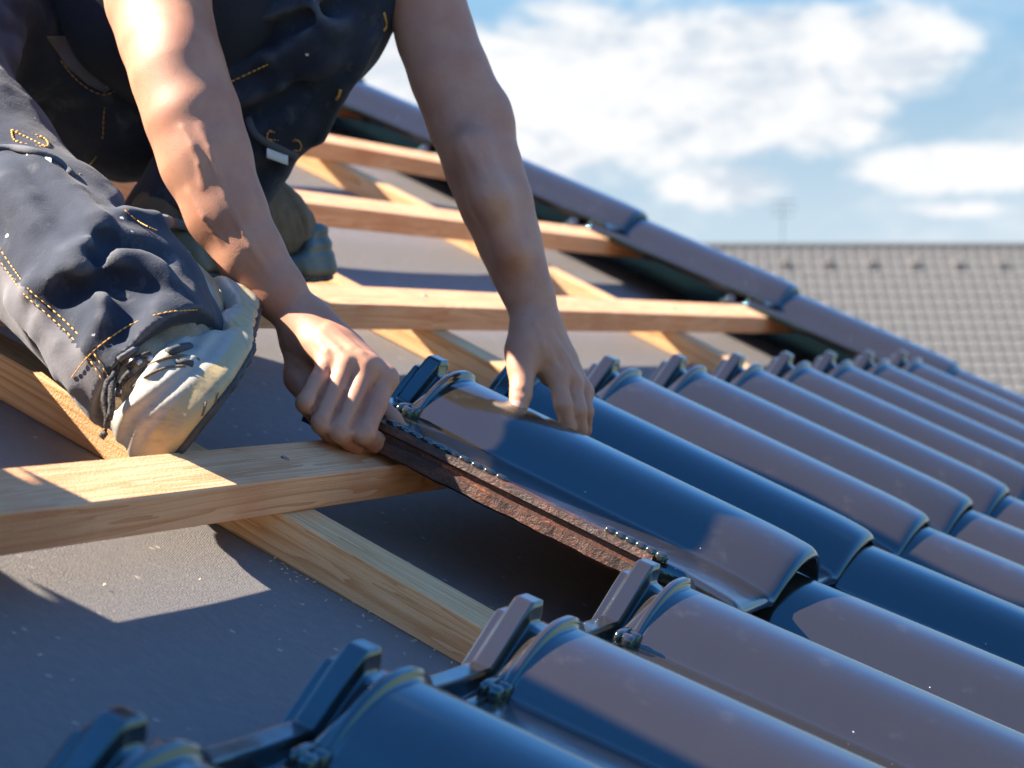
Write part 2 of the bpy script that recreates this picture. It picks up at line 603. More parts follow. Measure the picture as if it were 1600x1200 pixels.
def tile_height(v, y):
    z = tile_profile(v, y)
    r1 = 0.0405 + 0.0375 * (0.75 * np.clip((v + 0.036) / 0.033, 0, 1) + 0.25 * sm(-0.038, -0.002, v)) - 0.022 * sm(0.013, 0.030, v) + 0.002 * sm(-0.08, -0.16, v)
    r2 = z + 0.0010 + 0.0048 * np.clip((z - 0.0425) / 0.0305, 0, 1)
    wy = sm(0.0200, 0.0360, y)
    base = (r1 - 0.0125) * (1 - wy) + (z - 0.0095) * wy
    base = np.maximum(base, 0.0280)
    k1 = sm(0.0055, 0.0085, y) * (1 - sm(0.0200, 0.0226, y))
    k2 = sm(0.0385, 0.0412, y) * (1 - sm(0.0450, 0.0480, y))
    body = sm(0.0445, 0.0480, y)
    h = base * (1 - body) + z * body
    h = h * (1 - k1) + r1 * k1
    h = np.where(y < 0.0535, h * (1 - k2) + r2 * k2, h)
    return h


def tile_mesh(verge=False):
    vs = np.concatenate([np.linspace(V0, -0.158, 6), np.linspace(-0.15, -0.105, 7), np.linspace(-0.099, -0.052, 13), np.linspace(-0.048, 0.034, 40), np.linspace(0.038, V1, 5)])
    ys = np.concatenate([np.linspace(0.0, 0.052, 53), np.linspace(0.06, TL - 0.065, 14), np.linspace(TL - 0.06, TL - 0.010, 12)])
    th = np.linspace(0, math.pi / 2, 6)[1:]
    rows = [(y, 0.0) for y in ys] + [(TL - 0.010 + 0.010 * math.sin(t), 0.0058 * (1 - math.cos(t))) for t in th] + [(TL - 0.0012, 0.0074)]
    verts, mats, faces = [], [], []
    nv = len(vs)
    for y, dz in rows:
        z = tile_height(vs, np.full(nv, y)) - dz
        verts += [(v, y, zz) for v, zz in zip(vs, z)]
    nr = len(rows)
    for j in range(nr - 1):
        for i in range(nv - 1):
            a = j * nv + i
            faces.append((a, a + 1, a + 1 + nv, a + nv))
            mats.append(0)
    # underside
    b0 = len(verts)
    ys2 = np.linspace(0.0, TL - 0.002, 16)
    for y in ys2:
        low = 0.0205 + 0.030 * np.clip((vs + 0.036) / 0.033, 0, 1) - 0.018 * sm(0.010, 0.026, vs)
        z = tile_profile(vs, np.full(nv, y)) - np.where(y < 0.05, 0.024, 0.0145 - 0.0070 * sm(TL - 0.07, TL - 0.01, np.full(nv, y)))
        if y < 0.055:
            z = np.minimum(z, low)
        verts += [(v, y, zz) for v, zz in zip(vs, z)]
    n2 = len(ys2)
    for j in range(n2 - 1):
        for i in range(nv - 1):
            a = b0 + j * nv + i
            faces.append((a, a + nv, a + nv + 1, a + 1))
            mats.append(1)
    # head and tail edges
    for i in range(nv - 1):
        faces.append((i + 1, i, b0 + i, b0 + i + 1))
        mats.append(0)
        a, c = (nr - 1) * nv + i, b0 + (n2 - 1) * nv + i
        faces.append((a, a + 1, c + 1, c))
        mats.append(0)
    # side edges
    for col, flip in ((0, False), (nv - 1, True)):
        top = [j * nv + col for j in range(nr)]
        bot = [b0 + j * nv + col for j in range(n2)]
        poly = top + bot[::-1]
        # strip by nearest pairing
        bj = 0
        for j in range(nr - 1):
            y = rows[j + 1][0]
            nb = min(n2 - 1, int(round(y / (TL - 0.002) * (n2 - 1))))
            f = [top[j], top[j + 1]] + bot[nb:bj:-1] + [bot[bj]] if nb > bj else [top[j], top[j + 1], bot[bj]]
            faces.append(tuple(f[::-1] if flip else f))
            mats.append(0)
            bj = max(bj, nb)
    bm = bmesh.new()
    bv = [bm.verts.new(v) for v in verts]
    for f, mi in zip(faces, mats):
        try:
            fc = bm.faces.new([bv[i] for i in f])
            fc.material_index = mi
            fc.smooth = True
        except ValueError:
            pass
    # small twin-cell stop beside the second rib
    def lump(x, y, z, sx, sy, sz):
        r = bmesh.ops.create_uvsphere(bm, u_segments=10, v_segments=8, radius=1.0)
        for v in r['verts']:
            c = v.co
            e = 0.55
            c = Vector([math.copysign(abs(t) ** e, t) for t in c])
            v.co = Vector((x + c.x * sx, y + c.y * sy, z + c.z * sz))
            for f in v.link_faces:
                f.smooth = True
    for dx in (-0.0065, 0.0065):
        lump(-0.090 + dx, 0.047, 0.0450, 0.0060, 0.0052, 0.0055)
    lump(-0.090, 0.041, 0.0462, 0.0135, 0.0028, 0.0050)
    if verge:
        r = bmesh.ops.create_cube(bm, size=1.0)
        for v in r['verts']:
            v.co = Vector((0.040 + (v.co.x + .5) * 0.014, 0.004 + (v.co.y + .5) * (TL - 0.012), -0.060 + (v.co.z + .5) * 0.118))
        es = list({e for v in r['verts'] for e in v.link_edges})
        bmesh.ops.bevel(bm, geom=es, offset=0.004, segments=2, affect='EDGES')
    me = bpy.data.meshes.new('verge_tile' if verge else 'roof_tile')
    bm.to_mesh(me)
    bm.free()
    me.materials.append(M_GLAZE)
    me.materials.append(M_CLAY)
    return me


TILE_ME = tile_mesh()
VERGE_ME = tile_mesh(True)
HEAD_S = -0.0855


def tile_matrix(u, row, tilt, dn=0.0, ds=0.0, skew=0.0):
    """row 0 hangs on the front batten; tilt lifts the tail"""
    return (Matrix.Translation((u, HEAD_S + row * GAUGE + ds, dn)) @ Matrix.Translation((0, 0.03, 0.05))
            @ Matrix.Rotation(tilt, 4, 'X') @ Matrix.Rotation(skew, 4, 'Z') @ Matrix.Translation((0, -0.03, -0.05)))


def put_tile(me, u, row, tilt, name='roof_tile', dn=0.0, ds=0.0, skew=0.0):
    o = bpy.data.objects.new(name, me)
    link(o, roof)
    o.matrix_local = tile_matrix(u, row, tilt, dn, ds, skew)
    return o


T_B, T_A = 0.030, 0.083
for col in range(1, 9):
    put_tile(TILE_ME, col * COVER + random.uniform(-.0012, .0012), 0, T_B + random.uniform(-.002, .002), dn=0.0025, ds=random.uniform(-.0015, .0015), skew=random.uniform(-.003, .003))
for col in range(-8, 9):
    put_tile(TILE_ME, col * COVER + random.uniform(-.001, .001) + (0.014 if col == 0 else 0.0), 1, T_A + random.uniform(-.002, .002) + (0.010 if col == 0 else 0.0), dn=-0.0105 if col == 0 else -0.003, ds=random.uniform(-.0012, .0012), skew=random.uniform(-.003, .003))
for col in range(-8, 9):
    put_tile(TILE_ME, col * COVER, 2, T_A, dn=0.020)
for row in range(-10, 3):
    put_tile(VERGE_ME, 9 * COVER + random.uniform(-.002, .002), row, T_A if row > 0 else T_B + 0.012, 'verge_tile', dn=(0.020 if row == 2 else 0.0) - (0.006 if row < 0 else 0.002))

# ---- the tile in the worker's hands
held = empty('glazed_tile')
held.matrix_world = ROOF @ tile_matrix(0.020, 0, T_B + 0.006, dn=0.0055)
tag(held, 'dark glazed roof tile gripped in both hands, its raw clay edge showing', 'roof tile', kind='thing')
hb = bpy.data.objects.new('tile_body', TILE_ME)
link(hb, held)
bm = bmesh.new()
# interlocking edge: raw clay web with a long groove
prof = [(-0.178, 0.0500), (-0.1835, 0.0490), (-0.1845, 0.0440), (-0.1815, 0.0420), (-0.1812, 0.0390), (-0.1860, 0.0370), (-0.1865, 0.0285), (-0.180, 0.0255), (-0.170, 0.0255), (-0.170, 0.040)]
ysl = np.linspace(0.036, 0.30, 40)
ring = []
for j, y in enumerate(ysl):
    e = 0.0003 * math.sin(j * 0.9) + 0.0002 * math.sin(j * 2.3)
    low = 0.004 * sm(0.05, 0.0, y)
    ring.append([bm.verts.new((x + e * (0.5 if i < 4 else 1), y, z + (e if i in (6, 7, 8) else 0) - (low if i in (6, 7, 8) else 0))) for i, (x, z) in enumerate(prof)])
for a, b_ in zip(ring, ring[1:]):
    for i in range(len(prof)):
        k2 = (i + 1) % len(prof)
        f = bm.faces.new((a[i], b_[i], b_[k2], a[k2]))
        f.smooth = True
        f.material_index = 1 if i in (2, 3, 4) else 0
bm.faces.new(ring[0])
bm.faces.new(ring[-1][::-1])
sl = bm_obj('interlocking_edge', bm, [M_CLAY, M_CLAYRED], held, True)
sl['label'] = 'raw reddish brown clay edge of the held tile'
for f in sl.data.polygons:
    f.use_smooth = False
# water-bar studs along that edge
stud_bm = bmesh.new()
r = bmesh.ops.create_uvsphere(stud_bm, u_segments=10, v_segments=7, radius=1.0)
for v in r['verts']:
    c = Vector([math.copysign(abs(t) ** 0.7, t) for t in v.co])
    v.co = Vector((c.x * 0.0026, c.y * 0.0064, c.z * 0.0030))
stud_me = bpy.data.meshes.new('stud')
stud_bm.to_mesh(stud_me)
stud_bm.free()
stud_me.materials.append(M_GLAZE)
for p in stud_me.polygons:
    p.use_smooth = True
for y in list(np.arange(0.072, 0.180, 0.0108)) + list(np.arange(0.262, 0.306, 0.0085)):
    o = bpy.data.objects.new('stud', stud_me)
    link(o, sl)
    tall = 1.35 if y > 0.25 else 1.0
    o.location = (-0.1785, y, 0.0498)
    o.scale = (tall, 0.85, tall)

# ---- tile stacks added out of frame to shade the front batten and lower-left tiles
stack = empty('shade_tile_stack')
stack.matrix_world = ROOF
tag(stack, 'dark glazed roof tiles stacked out of frame, added to cast shade from the left', 'added shade stack', kind='thing')
for su in (-0.765, -1.005):
    for k_ in range(7):
        o = bpy.data.objects.new('roof_tile', TILE_ME)
        link(o, stack)
        o.matrix_local = Matrix.Translation((su + random.uniform(-.004, .004), -0.565 + random.uniform(-.006, .006), 0.006 + k_ * 0.046)) @ Matrix.Rotation(random.uniform(-.02, .02), 4, 'Z')

# sawdust and splinters lying on the underlay
verts, faces = [], []
for i in range(520):
    if i < 300 and i % 2:
        continue
    if i < 300:
        u, s = rng.uniform(-0.9, 0.6), rng.uniform(-0.25, 0.28)
    elif i < 420:
        u, s = -0.262 + abs(rng.normal(0, 0.012)) * (1 if i % 2 else -1) - (0 if i % 2 else 0.05), rng.uniform(-0.05, 0.3)
    else:
        u, s = rng.normal(-0.322, 0.010), rng.normal(0.205, 0.012)
    if -0.05 < s < 0.0:
        continue
    a = rng.uniform(0, 6.28)
    l, wd = rng.uniform(.0004, .0014), rng.uniform(.00025, .0005)
    if i >= 420:
        l *= 1.6
    dx, dy = math.cos(a), math.sin(a)
    z0 = UNDER_N + 0.0004 + rng.uniform(0, .0006)
    b = len(verts)
    for zz in (z0, z0 + wd):
        for sx, sy in ((-1, -1), (1, -1), (1, 1), (-1, 1)):
            verts.append((u + dx * l * sx - dy * wd * sy, s + dy * l * sx + dx * wd * sy, zz + (0.0008 if sx > 0 else 0)))
    faces += [tuple(b + q for q in f) for f in ((0, 3, 2, 1), (4, 5, 6, 7), (0, 1, 5, 4), (1, 2, 6, 5), (2, 3, 7, 6), (3, 0, 4, 7))]
M_DUST = mat_plain('sawdust_chips', (0.62, 0.46, 0.28), (0.72, 0.60, 0.42), 300, 0.9)
sd = mesh_obj('sawdust', verts, faces, M_DUST, smooth=False, matrix=ROOF)
tag(sd, 'pale sawdust and splinters scattered over the grey underlay', 'sawdust', kind='stuff')

# ---- house under the roof
house_m = mat_plain('cream_render', (0.62, 0.58, 0.50), (0.70, 0.66, 0.58), 3, 0.9)
bm = bmesh.new()
zt = -5.6
e0, r0 = rw(0, S_EAVES - 0.45, -0.24), rw(0, S_RIDGE, -0.24)
far = 2 * r0[0] - e0[0]
pr = [(e0[0], zt), (e0[0], e0[2]), (r0[0], r0[2]), (far, e0[2]), (far, zt)]
A = [bm.verts.new((x, U_NEAR + 0.2, z)) for x, z in pr]
B = [bm.verts.new((x, 2.0, z)) for x, z in pr]
bm.faces.new(A[::-1])
bm.faces.new(B)
for i in range(5):
    j = (i + 1) % 5
    bm.faces.new((A[i], A[j], B[j], B[i]))
bmesh.ops.recalc_face_normals(bm, faces=bm.faces)
wl = bm_obj('house_wall', bm, house_m)
wl.parent = roof
wl.matrix_parent_inverse = ROOF.inverted()
bm = bmesh.new()
p0, p1 = rw(0, S_RIDGE, 0.02), (far - 0.4, e0[2] - 0.2)
vs_ = [bm.verts.new(q) for q in ((p0[0], U_NEAR, p0[2]), (p0[0], U_VERGE, p0[2]), (p1[0], U_VERGE, p1[1]), (p1[0], U_NEAR, p1[1]))]
bm.faces.new(vs_)
rb = bmesh.ops.extrude_face_region(bm, geom=list(bm.faces))
for v in rb['geom']:
    if isinstance(v, bmesh.types.BMVert):
        v.co.z -= 0.12
bmesh.ops.recalc_face_normals(bm, faces=bm.faces)
rl = bm_obj('rear_slope', bm, M_UNDER)
rl.parent = roof
rl.matrix_parent_inverse = ROOF.inverted()

# ------------------------------------------------------------------ neighbouring house, about 50 m away
M_FARTILE = mat_plain('grey_concrete_tile', (0.058, 0.058, 0.058), (0.088, 0.087, 0.086), 1.1, 0.85)
M_FARDARK = mat_plain('dark_vent_plastic', (0.10, 0.09, 0.085), (0.14, 0.13, 0.12), 2.0, 0.8)
M_METAL = mat_plain('galvanised_metal', (0.35, 0.35, 0.36), (0.42, 0.42, 0.43), 5.0, 0.4, metal=0.8)
NB = empty('house')
ridge_c = vp(1375, 386, 50.0)
fh = np.array([FW[0], FW[1], 0.0])
fh = fh / np.linalg.norm(fh)
NBM = Matrix(((RT[0], fh[0], 0, ridge_c[0]), (RT[1], fh[1], 0, ridge_c[1]), (0, 0, 1, ridge_c[2]), (0, 0, 0, 1)))
NB.matrix_world = NBM
tag(NB, 'distant house with a pale grey concrete tiled roof beyond the verge', 'house', kind='thing')
FP = math.radians(38)
FG, FC = 0.355, 0.238
X0, X1 = -4.2, 7.0
NROW = 20
depth_y = NROW * FG * math.cos(FP)
drop = NROW * FG * math.sin(FP)
bm = bmesh.new()
hw = depth_y - 0.3
pr = [(-hw, -5.6 - ridge_c[2]), (-hw, -hw * math.tan(FP) - 0.15), (0, -0.15), (hw, -hw * math.tan(FP) - 0.15), (hw, -5.6 - ridge_c[2])]
A = [bm.verts.new((X0 + 0.3, y, z)) for y, z in pr]
B = [bm.verts.new((X1 - 0.3, y, z)) for y, z in pr]
bm.faces.new(A)
bm.faces.new(B[::-1])
for i in range(5):
    j = (i + 1) % 5
    bm.faces.new((A[i], B[i], B[j], A[j]))
bmesh.ops.recalc_face_normals(bm, faces=bm.faces)
bm_obj('wall', bm, house_m, NB)
bm = bmesh.new()
for sgn in (-1, 1):
    q = [(X0, 0, -0.06), (X1, 0, -0.06), (X1, sgn * depth_y, -drop - 0.06), (X0, sgn * depth_y, -drop - 0.06)]
    vs_ = [bm.verts.new(p) for p in q]
    vb = [bm.verts.new((p[0], p[1], p[2] - 0.1)) for p in q]
    bm.faces.new(vs_ if sgn > 0 else vs_[::-1])
    bm.faces.new(vb[::-1] if sgn > 0 else vb)
    for i in range(4):
        j = (i + 1) % 4
        bm.faces.new((vs_[i], vs_[j], vb[j], vb[i]))
bmesh.ops.recalc_face_normals(bm, faces=bm.faces)
nroof = bm_obj('roof', bm, M_FARTILE, NB)
# one concrete tile: flat pan with a roll at each side, tail edge proud
pf = [(-0.119, 0.042), (-0.095, 0.046), (-0.070, 0.026), (0.020, 0.022), (0.060, 0.026), (0.090, 0.044), (0.116, 0.042)]
L = FG + 0.05
fv = [(x, 0.0, z - 0.012) for x, z in pf] + [(x, -L, z + 0.030) for x, z in pf] + [(x, -L + 0.01, z - 0.045) for x, z in pf]
nf = len(pf)
ffc = [(i, i + nf, i + nf + 1, i + 1) for i in range(nf - 1)] + [(i + nf, i + 2 * nf, i + 2 * nf + 1, i + nf + 1) for i in range(nf - 1)]
far_me = bpy.data.meshes.new('tile')
far_me.from_pydata(fv, [], ffc)
far_me.materials.append(M_FARTILE)
rest_v, rest_f = [], []
cnt = 0
ncol = int((X1 - X0) / FC)
for r_ in range(NROW):
    for c_ in range(ncol):
        x = X0 + (c_ + 0.5) * FC
        d0 = r_ * FG
        loc = Vector((x, -d0 * math.cos(FP), -d0 * math.sin(FP) + 0.004 * math.sin(c_ * 3.7 + r_ * 1.3)))
        mt = Matrix.Translation(loc) @ Matrix.Rotation(FP + 0.003 * math.sin(c_ * 5.1 + r_ * 2.7), 4, 'X')
        wp = NBM @ loc
        rel = np.array(wp) - CAM
        dz = rel @ FW
        px, py = 800 + FPX * (rel @ RT) / dz, 600 - FPX * (rel @ UP) / dz
        if 1110 < px < 1615 and py < 402 + (px - 1140) * 0.467 and cnt < 296:
            o = bpy.data.objects.new('tile', far_me)
            link(o, nroof)
            o.matrix_local = mt
            cnt += 1
        else:
            b = len(rest_v)
            rest_v += [tuple(mt @ Vector(v)) for v in fv]
            rest_f += [tuple(b + q for q in f) for f in ffc]
rt_ = mesh_obj('further_tiles', rest_v, rest_f, M_FARTILE, nroof, smooth=False)
rt_['kind'] = 'stuff'
seg = []
for i in range(9):
    a = math.pi * i / 8
    seg.append((0.13 * math.cos(a), 0.11 * math.sin(a) - 0.03))
cap_v = [(0.0, y, z) for y, z in seg] + [(0.40, y * 0.9, z * 0.9) for y, z in seg]
cap_f = [(i, i + 1, i + 10, i + 9) for i in range(8)]
cap_me = bpy.data.meshes.new('ridge_cap')
cap_me.from_pydata(cap_v, [], cap_f)
cap_me.materials.append(M_FARTILE)
for i in range(int((X1 - X0) / 0.36)):
    o = bpy.data.objects.new('ridge_cap', cap_me)
    link(o, nroof)
    o.location = (X0 + i * 0.36, 0, 0.02)
hood = bmesh.new()
bm_box(hood, -0.075, 0.075, -0.16, 0.02, 0.02, 0.13, 0.03, 2)
hood_me = bpy.data.meshes.new('vent_hood')
hood.to_mesh(hood_me)
hood.free()
hood_me.materials.append(M_FARDARK)
for i in range(11):
    o = bpy.data.objects.new('vent_hood', hood_me)
    link(o, nroof)
    x = (1287 - 1375 + (i - 2) * 66.5) / FPX * 50
    d0 = 1.85 * FG
    o.matrix_local = Matrix.Translation((x, -d0 * math.cos(FP), -d0 * math.sin(FP) + 0.03)) @ Matrix.Rotation(FP, 4, 'X')
bm = bmesh.new()
xm = (1226 - 1375) / FPX * 50
bm_box(bm, xm - 0.011, xm + 0.011, 0.39, 0.41, -0.6, 1.05)
for zz, hl in ((1.0, 0.28), (0.85, 0.34), (0.7, 0.25)):
    bm_box(bm, xm - hl, xm + hl, 0.355, 0.379, zz, zz + 0.02)
bm_obj('antenna_mast', bm, M_METAL, NB)


# ------------------------------------------------------------------ sculpting with distance fields
def seg_d(p, a, b, ra, rb):
    ab = b - a
    t = np.clip(((p - a) @ ab) / (ab @ ab + 1e-12), 0, 1)
    d = p - a - t[:, None] * ab
    return np.sqrt((d * d).sum(1)) - (ra + (rb - ra) * t)


def smin(a, b, k):
    h = np.maximum(k - np.abs(a - b), 0) / k
    return np.minimum(a, b) - h * h * k * 0.25


class Chain:
    """tapered, smoothly joined limb through nodes (point, radius)"""

    def __init__(self, nodes, k=0.02):
        self.n = [(np.asarray(p, float), r) for p, r in nodes]
        self.k = k
        P = np.array([p for p, _ in self.n])
        rm = max(r for _, r in self.n)
        self.c = (P.min(0) + P.max(0)) / 2
        self.R = np.linalg.norm(P - self.c, axis=1).max() + rm

    def __call__(self, p):
        out = None
        for (a, ra), (b, rb) in zip(self.n, self.n[1:]):
            d = seg_d(p, a, b, ra, rb)
            out = d if out is None else smin(out, d, self.k)
        return out


class Ball:
    def __init__(self, c, r, sc=(1, 1, 1)):
        self.p, self.r, self.s = np.asarray(c, float), r, np.asarray(sc, float)
        self.c, self.R = self.p, r * max(sc)

    def __call__(self, p):
        q = (p - self.p) / self.s
        return (np.sqrt((q * q).sum(1)) - self.r) * self.s.min()


class Field:
    """prims: list of (primitive, k) smoothly joined; k < 0 carves; groups of prims may be given as a list"""

    def __init__(self, prims, extra=None):
        self.prims, self.extra = prims, extra

    def __call__(self, p, sel=None):
        out = np.full(len(p), 0.5)
        for i, (pr, k) in enumerate(self.prims):
            if sel is not None and not sel[i]:
                continue
            d = pr(p)
            out = smin(out, d, k) if k > 0 else -smin(-out, d, -k)
        return out if self.extra is None else self.extra(p, out)

    def select(self, c, r):
        """which primitives matter within distance r of the points c"""
        return np.stack([pr(c) < r + abs(k) + 0.035 for pr, k in self.prims], 1)


class Union:
    """primitives joined with almost no blending, e.g. fingers lying side by side"""

    def __init__(self, prims, k):
        self.prims, self.k = prims, k
        P = np.array([q for pr in prims for q in (pr.c - pr.R, pr.c + pr.R)])
        self.c = (P.min(0) + P.max(0)) / 2
        self.R = np.linalg.norm(P.max(0) - self.c)

    def __call__(self, p):
        out = None
        for pr in self.prims:
            d = pr(p)
            out = d if out is None else smin(out, d, self.k)
        return out


def blend(prims, extra=None):
    return Field(prims, extra)


def block_eval(f, pts, cellkey, size):
    """evaluate a field block by block, skipping the primitives that are far from each block"""
    if not isinstance(f, Field) or len(pts) < 20000:
        return f(pts)
    order = np.argsort(cellkey, kind='stable')
    ks = cellkey[order]
    cut = np.flatnonzero(np.diff(ks)) + 1
    starts = np.concatenate([[0], cut])
    ends = np.concatenate([cut, [len(ks)]])
    sp = pts[order]
    cen = (np.minimum.reduceat(sp, starts) + np.maximum.reduceat(sp, starts)) / 2
    rad = np.linalg.norm(np.maximum.reduceat(sp, starts) - np.minimum.reduceat(sp, starts), axis=1).max() / 2
    sel = f.select(cen, rad)
    out = np.empty(len(pts))
    for i, (a, b) in enumerate(zip(starts, ends)):
        out[order[a:b]] = f(sp[a:b], sel[i])
    return out


def polygonise(f, lo, hi, h):
    """sparse surface nets; returns vertices and quads"""
    lo, hi = np.asarray(lo, float), np.asarray(hi, float)
    lev = 4
    H = h * 2 ** lev
    n = np.ceil((hi - lo) / H).astype(int)
    cells = np.stack(np.meshgrid(*[np.arange(k) for k in n], indexing='ij'), -1).reshape(-1, 3)
    while True:
        cc = cells >> max(0, 4 - lev)
        d = block_eval(f, lo + (cells + 0.5) * H, (cc[:, 0] * 100003 + cc[:, 1]) * 100003 + cc[:, 2], 0)
        cells = cells[np.abs(d) < H * 0.87 * 1.35 + 0.004]
        if lev == 0:
            break
        off = np.array([[i, j, k] for i in (0, 1) for j in (0, 1) for k in (0, 1)])
        cells = (cells[:, None, :] * 2 + off[None]).reshape(-1, 3)
        H /= 2
        lev -= 1
    N = np.ceil((hi - lo) / h).astype(np.int64) + 4

    def key(c):
        return (c[..., 0] * N[1] + c[..., 1]) * N[2] + c[..., 2]
    off = np.array([[i, j, k] for i in (0, 1) for j in (0, 1) for k in (0, 1)])
    corners = cells[:, None, :] + off[None]
    ck = key(corners.astype(np.int64))
    uk, inv = np.unique(ck.reshape(-1), return_inverse=True)
    uc = np.stack([uk // (N[1] * N[2]), (uk // N[2]) % N[1], uk % N[2]], -1)
    cc = uc >> 4
    val = block_eval(f, lo + uc * h, (cc[:, 0] * 100003 + cc[:, 1]) * 100003 + cc[:, 2], 0)
    cv = val[inv].reshape(-1, 8)
    act = (cv.min(1) < 0) & (cv.max(1) >= 0)
    cells, cv = cells[act], cv[act]
    edges = [(a, b) for a in range(8) for b in range(a + 1, 8) if bin(a ^ b).count('1') == 1]
    acc = np.zeros((len(cells), 3))
    num = np.zeros(len(cells))
    for a, b in edges:
        va, vb = cv[:, a], cv[:, b]
        x = (va < 0) != (vb < 0)
        t = np.where(x, va / np.where(x, va - vb, 1), 0)
        acc += np.where(x[:, None], off[a] + t[:, None] * (off[b] - off[a]), 0)
        num += x
    verts = lo + (cells + acc / num[:, None]) * h
    order = np.argsort(key(cells.astype(np.int64)))
    sk = key(cells.astype(np.int64))[order]
    quads = []
    for ax in range(3):
        b_ = 4 >> ax
        va, vb = cv[:, 0], cv[:, b_]
        x = (va < 0) != (vb < 0)
        c = cells[x].astype(np.int64)
        flip = (va < 0)[x]
        o1, o2 = [np.eye(3, dtype=np.int64)[(ax + 1) % 3], np.eye(3, dtype=np.int64)[(ax + 2) % 3]]
        idx, ok = [], np.ones(len(c), bool)
        for dd in (0 * o1, -o1, -o1 - o2, -o2):
            kx = key(c + dd)
            pos = np.clip(np.searchsorted(sk, kx), 0, len(sk) - 1)
            ok &= sk[pos] == kx
            idx.append(order[pos])
        qd = np.stack(idx, 1)
        qd[~flip] = qd[~flip][:, ::-1]
        quads.append(qd[ok])
    return verts, np.concatenate(quads)


def relax(verts, quads, it=2, lam=0.5):
    n = len(verts)
    e = np.concatenate([quads[:, [i, (i + 1) % 4]] for i in range(4)])
    for _ in range(it):
        acc = np.zeros_like(verts)
        num = np.zeros(n)
        for a, b in ((0, 1), (1, 0)):
            np.add.at(acc, e[:, a], verts[e[:, b]])
            np.add.at(num, e[:, a], 1)
        verts = verts + lam * (acc / np.maximum(num, 1)[:, None] - verts)
    return verts


def trace_many(f, pix, t0=1.0, t1=2.8):
    """where the sight lines through these spots of the photograph meet the surface f"""
    pix = np.array(pix, float)
    D = FW + RT * ((pix[:, :1] - 800) / FPX) - UP * ((pix[:, 1:] - 600) / FPX)
    ln = np.linalg.norm(D, axis=1)
    t = np.full(len(pix), t0)
    live = np.ones(len(pix), bool)
    for _ in range(170):
        v = f(CAM + D[live] * t[live][:, None])
        idx = np.flatnonzero(live)
        go = v >= 0.0004
        t[idx[go]] += np.maximum(v[go], 0.0008) / ln[idx[go]] * 0.85
        live[idx[~go]] = False
        live &= t < t1
        if not live.any():
            break
    return [CAM + d * tt if tt < t1 else None for d, tt in zip(D, t)]


def trace(f, px, py, t0=1.0, t1=2.8):
    return trace_many(f, [(px, py)], t0, t1)[0]


def trace_lines(f, lines, t0=1.0, t1=2.8):
    flat_ = [q for ln in lines for q in ln]
    hit = trace_many(f, flat_, t0, t1)
    out, i = [], 0
    for ln in lines:
        out.append([p for p in hit[i:i + len(ln)] if p is not None])
        i += len(ln)
    return out


def nodes(lst):
    """(px, py, depth, radius in px) to (point, radius)"""
    return [(vp(x, y, z), r * z / FPX) for x, y, z, r in lst]


WOB = {}


def wob(p, s, seed):
    if seed not in WOB:
        r = np.random.default_rng(seed)
        WOB[seed] = [(lambda d: d / np.linalg.norm(d))(r.normal(size=3)) for _ in range(4)], [r.normal(size=3) for _ in range(4)], r.uniform(0, 6.28, 4)
    A_, B_, C_ = WOB[seed]
    out = np.zeros(len(p))
    for i in range(4):
        out += np.sin(p @ (A_[i] * s * (0.7 + 0.35 * i)) + C_[i] + 1.4 * np.sin(p @ (B_[i] * s * 0.5))) / (1 + 0.5 * i)
    return out / 2.6


# ------------------------------------------------------------------ the worker
person = empty('person', tuple(rw(0.0, -0.45, 0.0)))
PINV = Matrix.Translation(-person.location)
tag(person, 'roofer in navy work trousers crouching on the battens with bare forearms, setting a tile', 'person', kind='thing')


def body_part(name, f, lo, hi, h, mats, parent=None, it=1, mat_fn=None, disp=None):
    v, q = polygonise(f, lo, hi, h)
    v = relax(v, q, it)
    if disp is not None:
        fn = np.cross(v[q[:, 2]] - v[q[:, 0]], v[q[:, 3]] - v[q[:, 1]])
        vn = np.zeros_like(v)
        for i in range(4):
            np.add.at(vn, q[:, i], fn)
        vn /= np.linalg.norm(vn, axis=1)[:, None] + 1e-12
        v = v + vn * disp(v)[:, None]
    mi = None
    if mat_fn is not None:
        mi = mat_fn(v[q].mean(1))
    o = mesh_obj(name, v, q, mats, None, mi)
    o.parent = parent or person
    o.matrix_parent_inverse = (parent or person).matrix_world.inverted() if parent is not None else PINV
    return o


# ---- right arm (nearer the camera) and fist
def zr(y):
    return 1.775 + 0.03 * min(1.0, (490 - y) / 340.0) + max(0.0, 150 - y) * 0.00030


armR = [(215, -330, 1.94, 84), (225, -150, zr(-150), 84), (247, 0, zr(0), 77), (262, 60, zr(60), 71), (279, 120, zr(120), 68), (300, 180, zr(180), 70),
        (321, 250, zr(250), 67), (352, 330, zr(330), 58), (393, 400, zr(400), 48), (432, 452, zr(450), 39), (464, 494, 1.775, 34)]
prims = [(Chain(nodes(armR), 0.014), 0.016)]
prims.append((Ball(vp(280, 94, zr(94) - 0.017), 0.018, (1, 1, 1.3)), 0.03))          # biceps tendon bulge
prims.append((Chain(nodes([(300, 185, zr(185) - .012, 30), (325, 235, zr(235) - .0125, 31), (342, 285, zr(285) - .012, 29), (364, 330, zr(330) - .011, 25), (388, 375, zr(375) - .010, 20)]), 0.008), 0.022))   # forearm flexors
mcpR = {'p': (512, 566, 1.735), 'r': (541, 570, 1.730), 'm': (574, 574, 1.732), 'i': (602, 592, 1.740)}
pipR = {'p': (478, 630, 1.706), 'r': (503, 661, 1.702), 'm': (532, 675, 1.703), 'i': (568, 677, 1.708)}
dipR = {'p': (498, 656, 1.728), 'r': (522, 684, 1.730), 'm': (552, 694, 1.732), 'i': (586, 690, 1.738)}
tipR = {'p': (520, 664, 1.755), 'r': (544, 686, 1.757), 'm': (574, 700, 1.760), 'i': (606, 700, 1.764)}
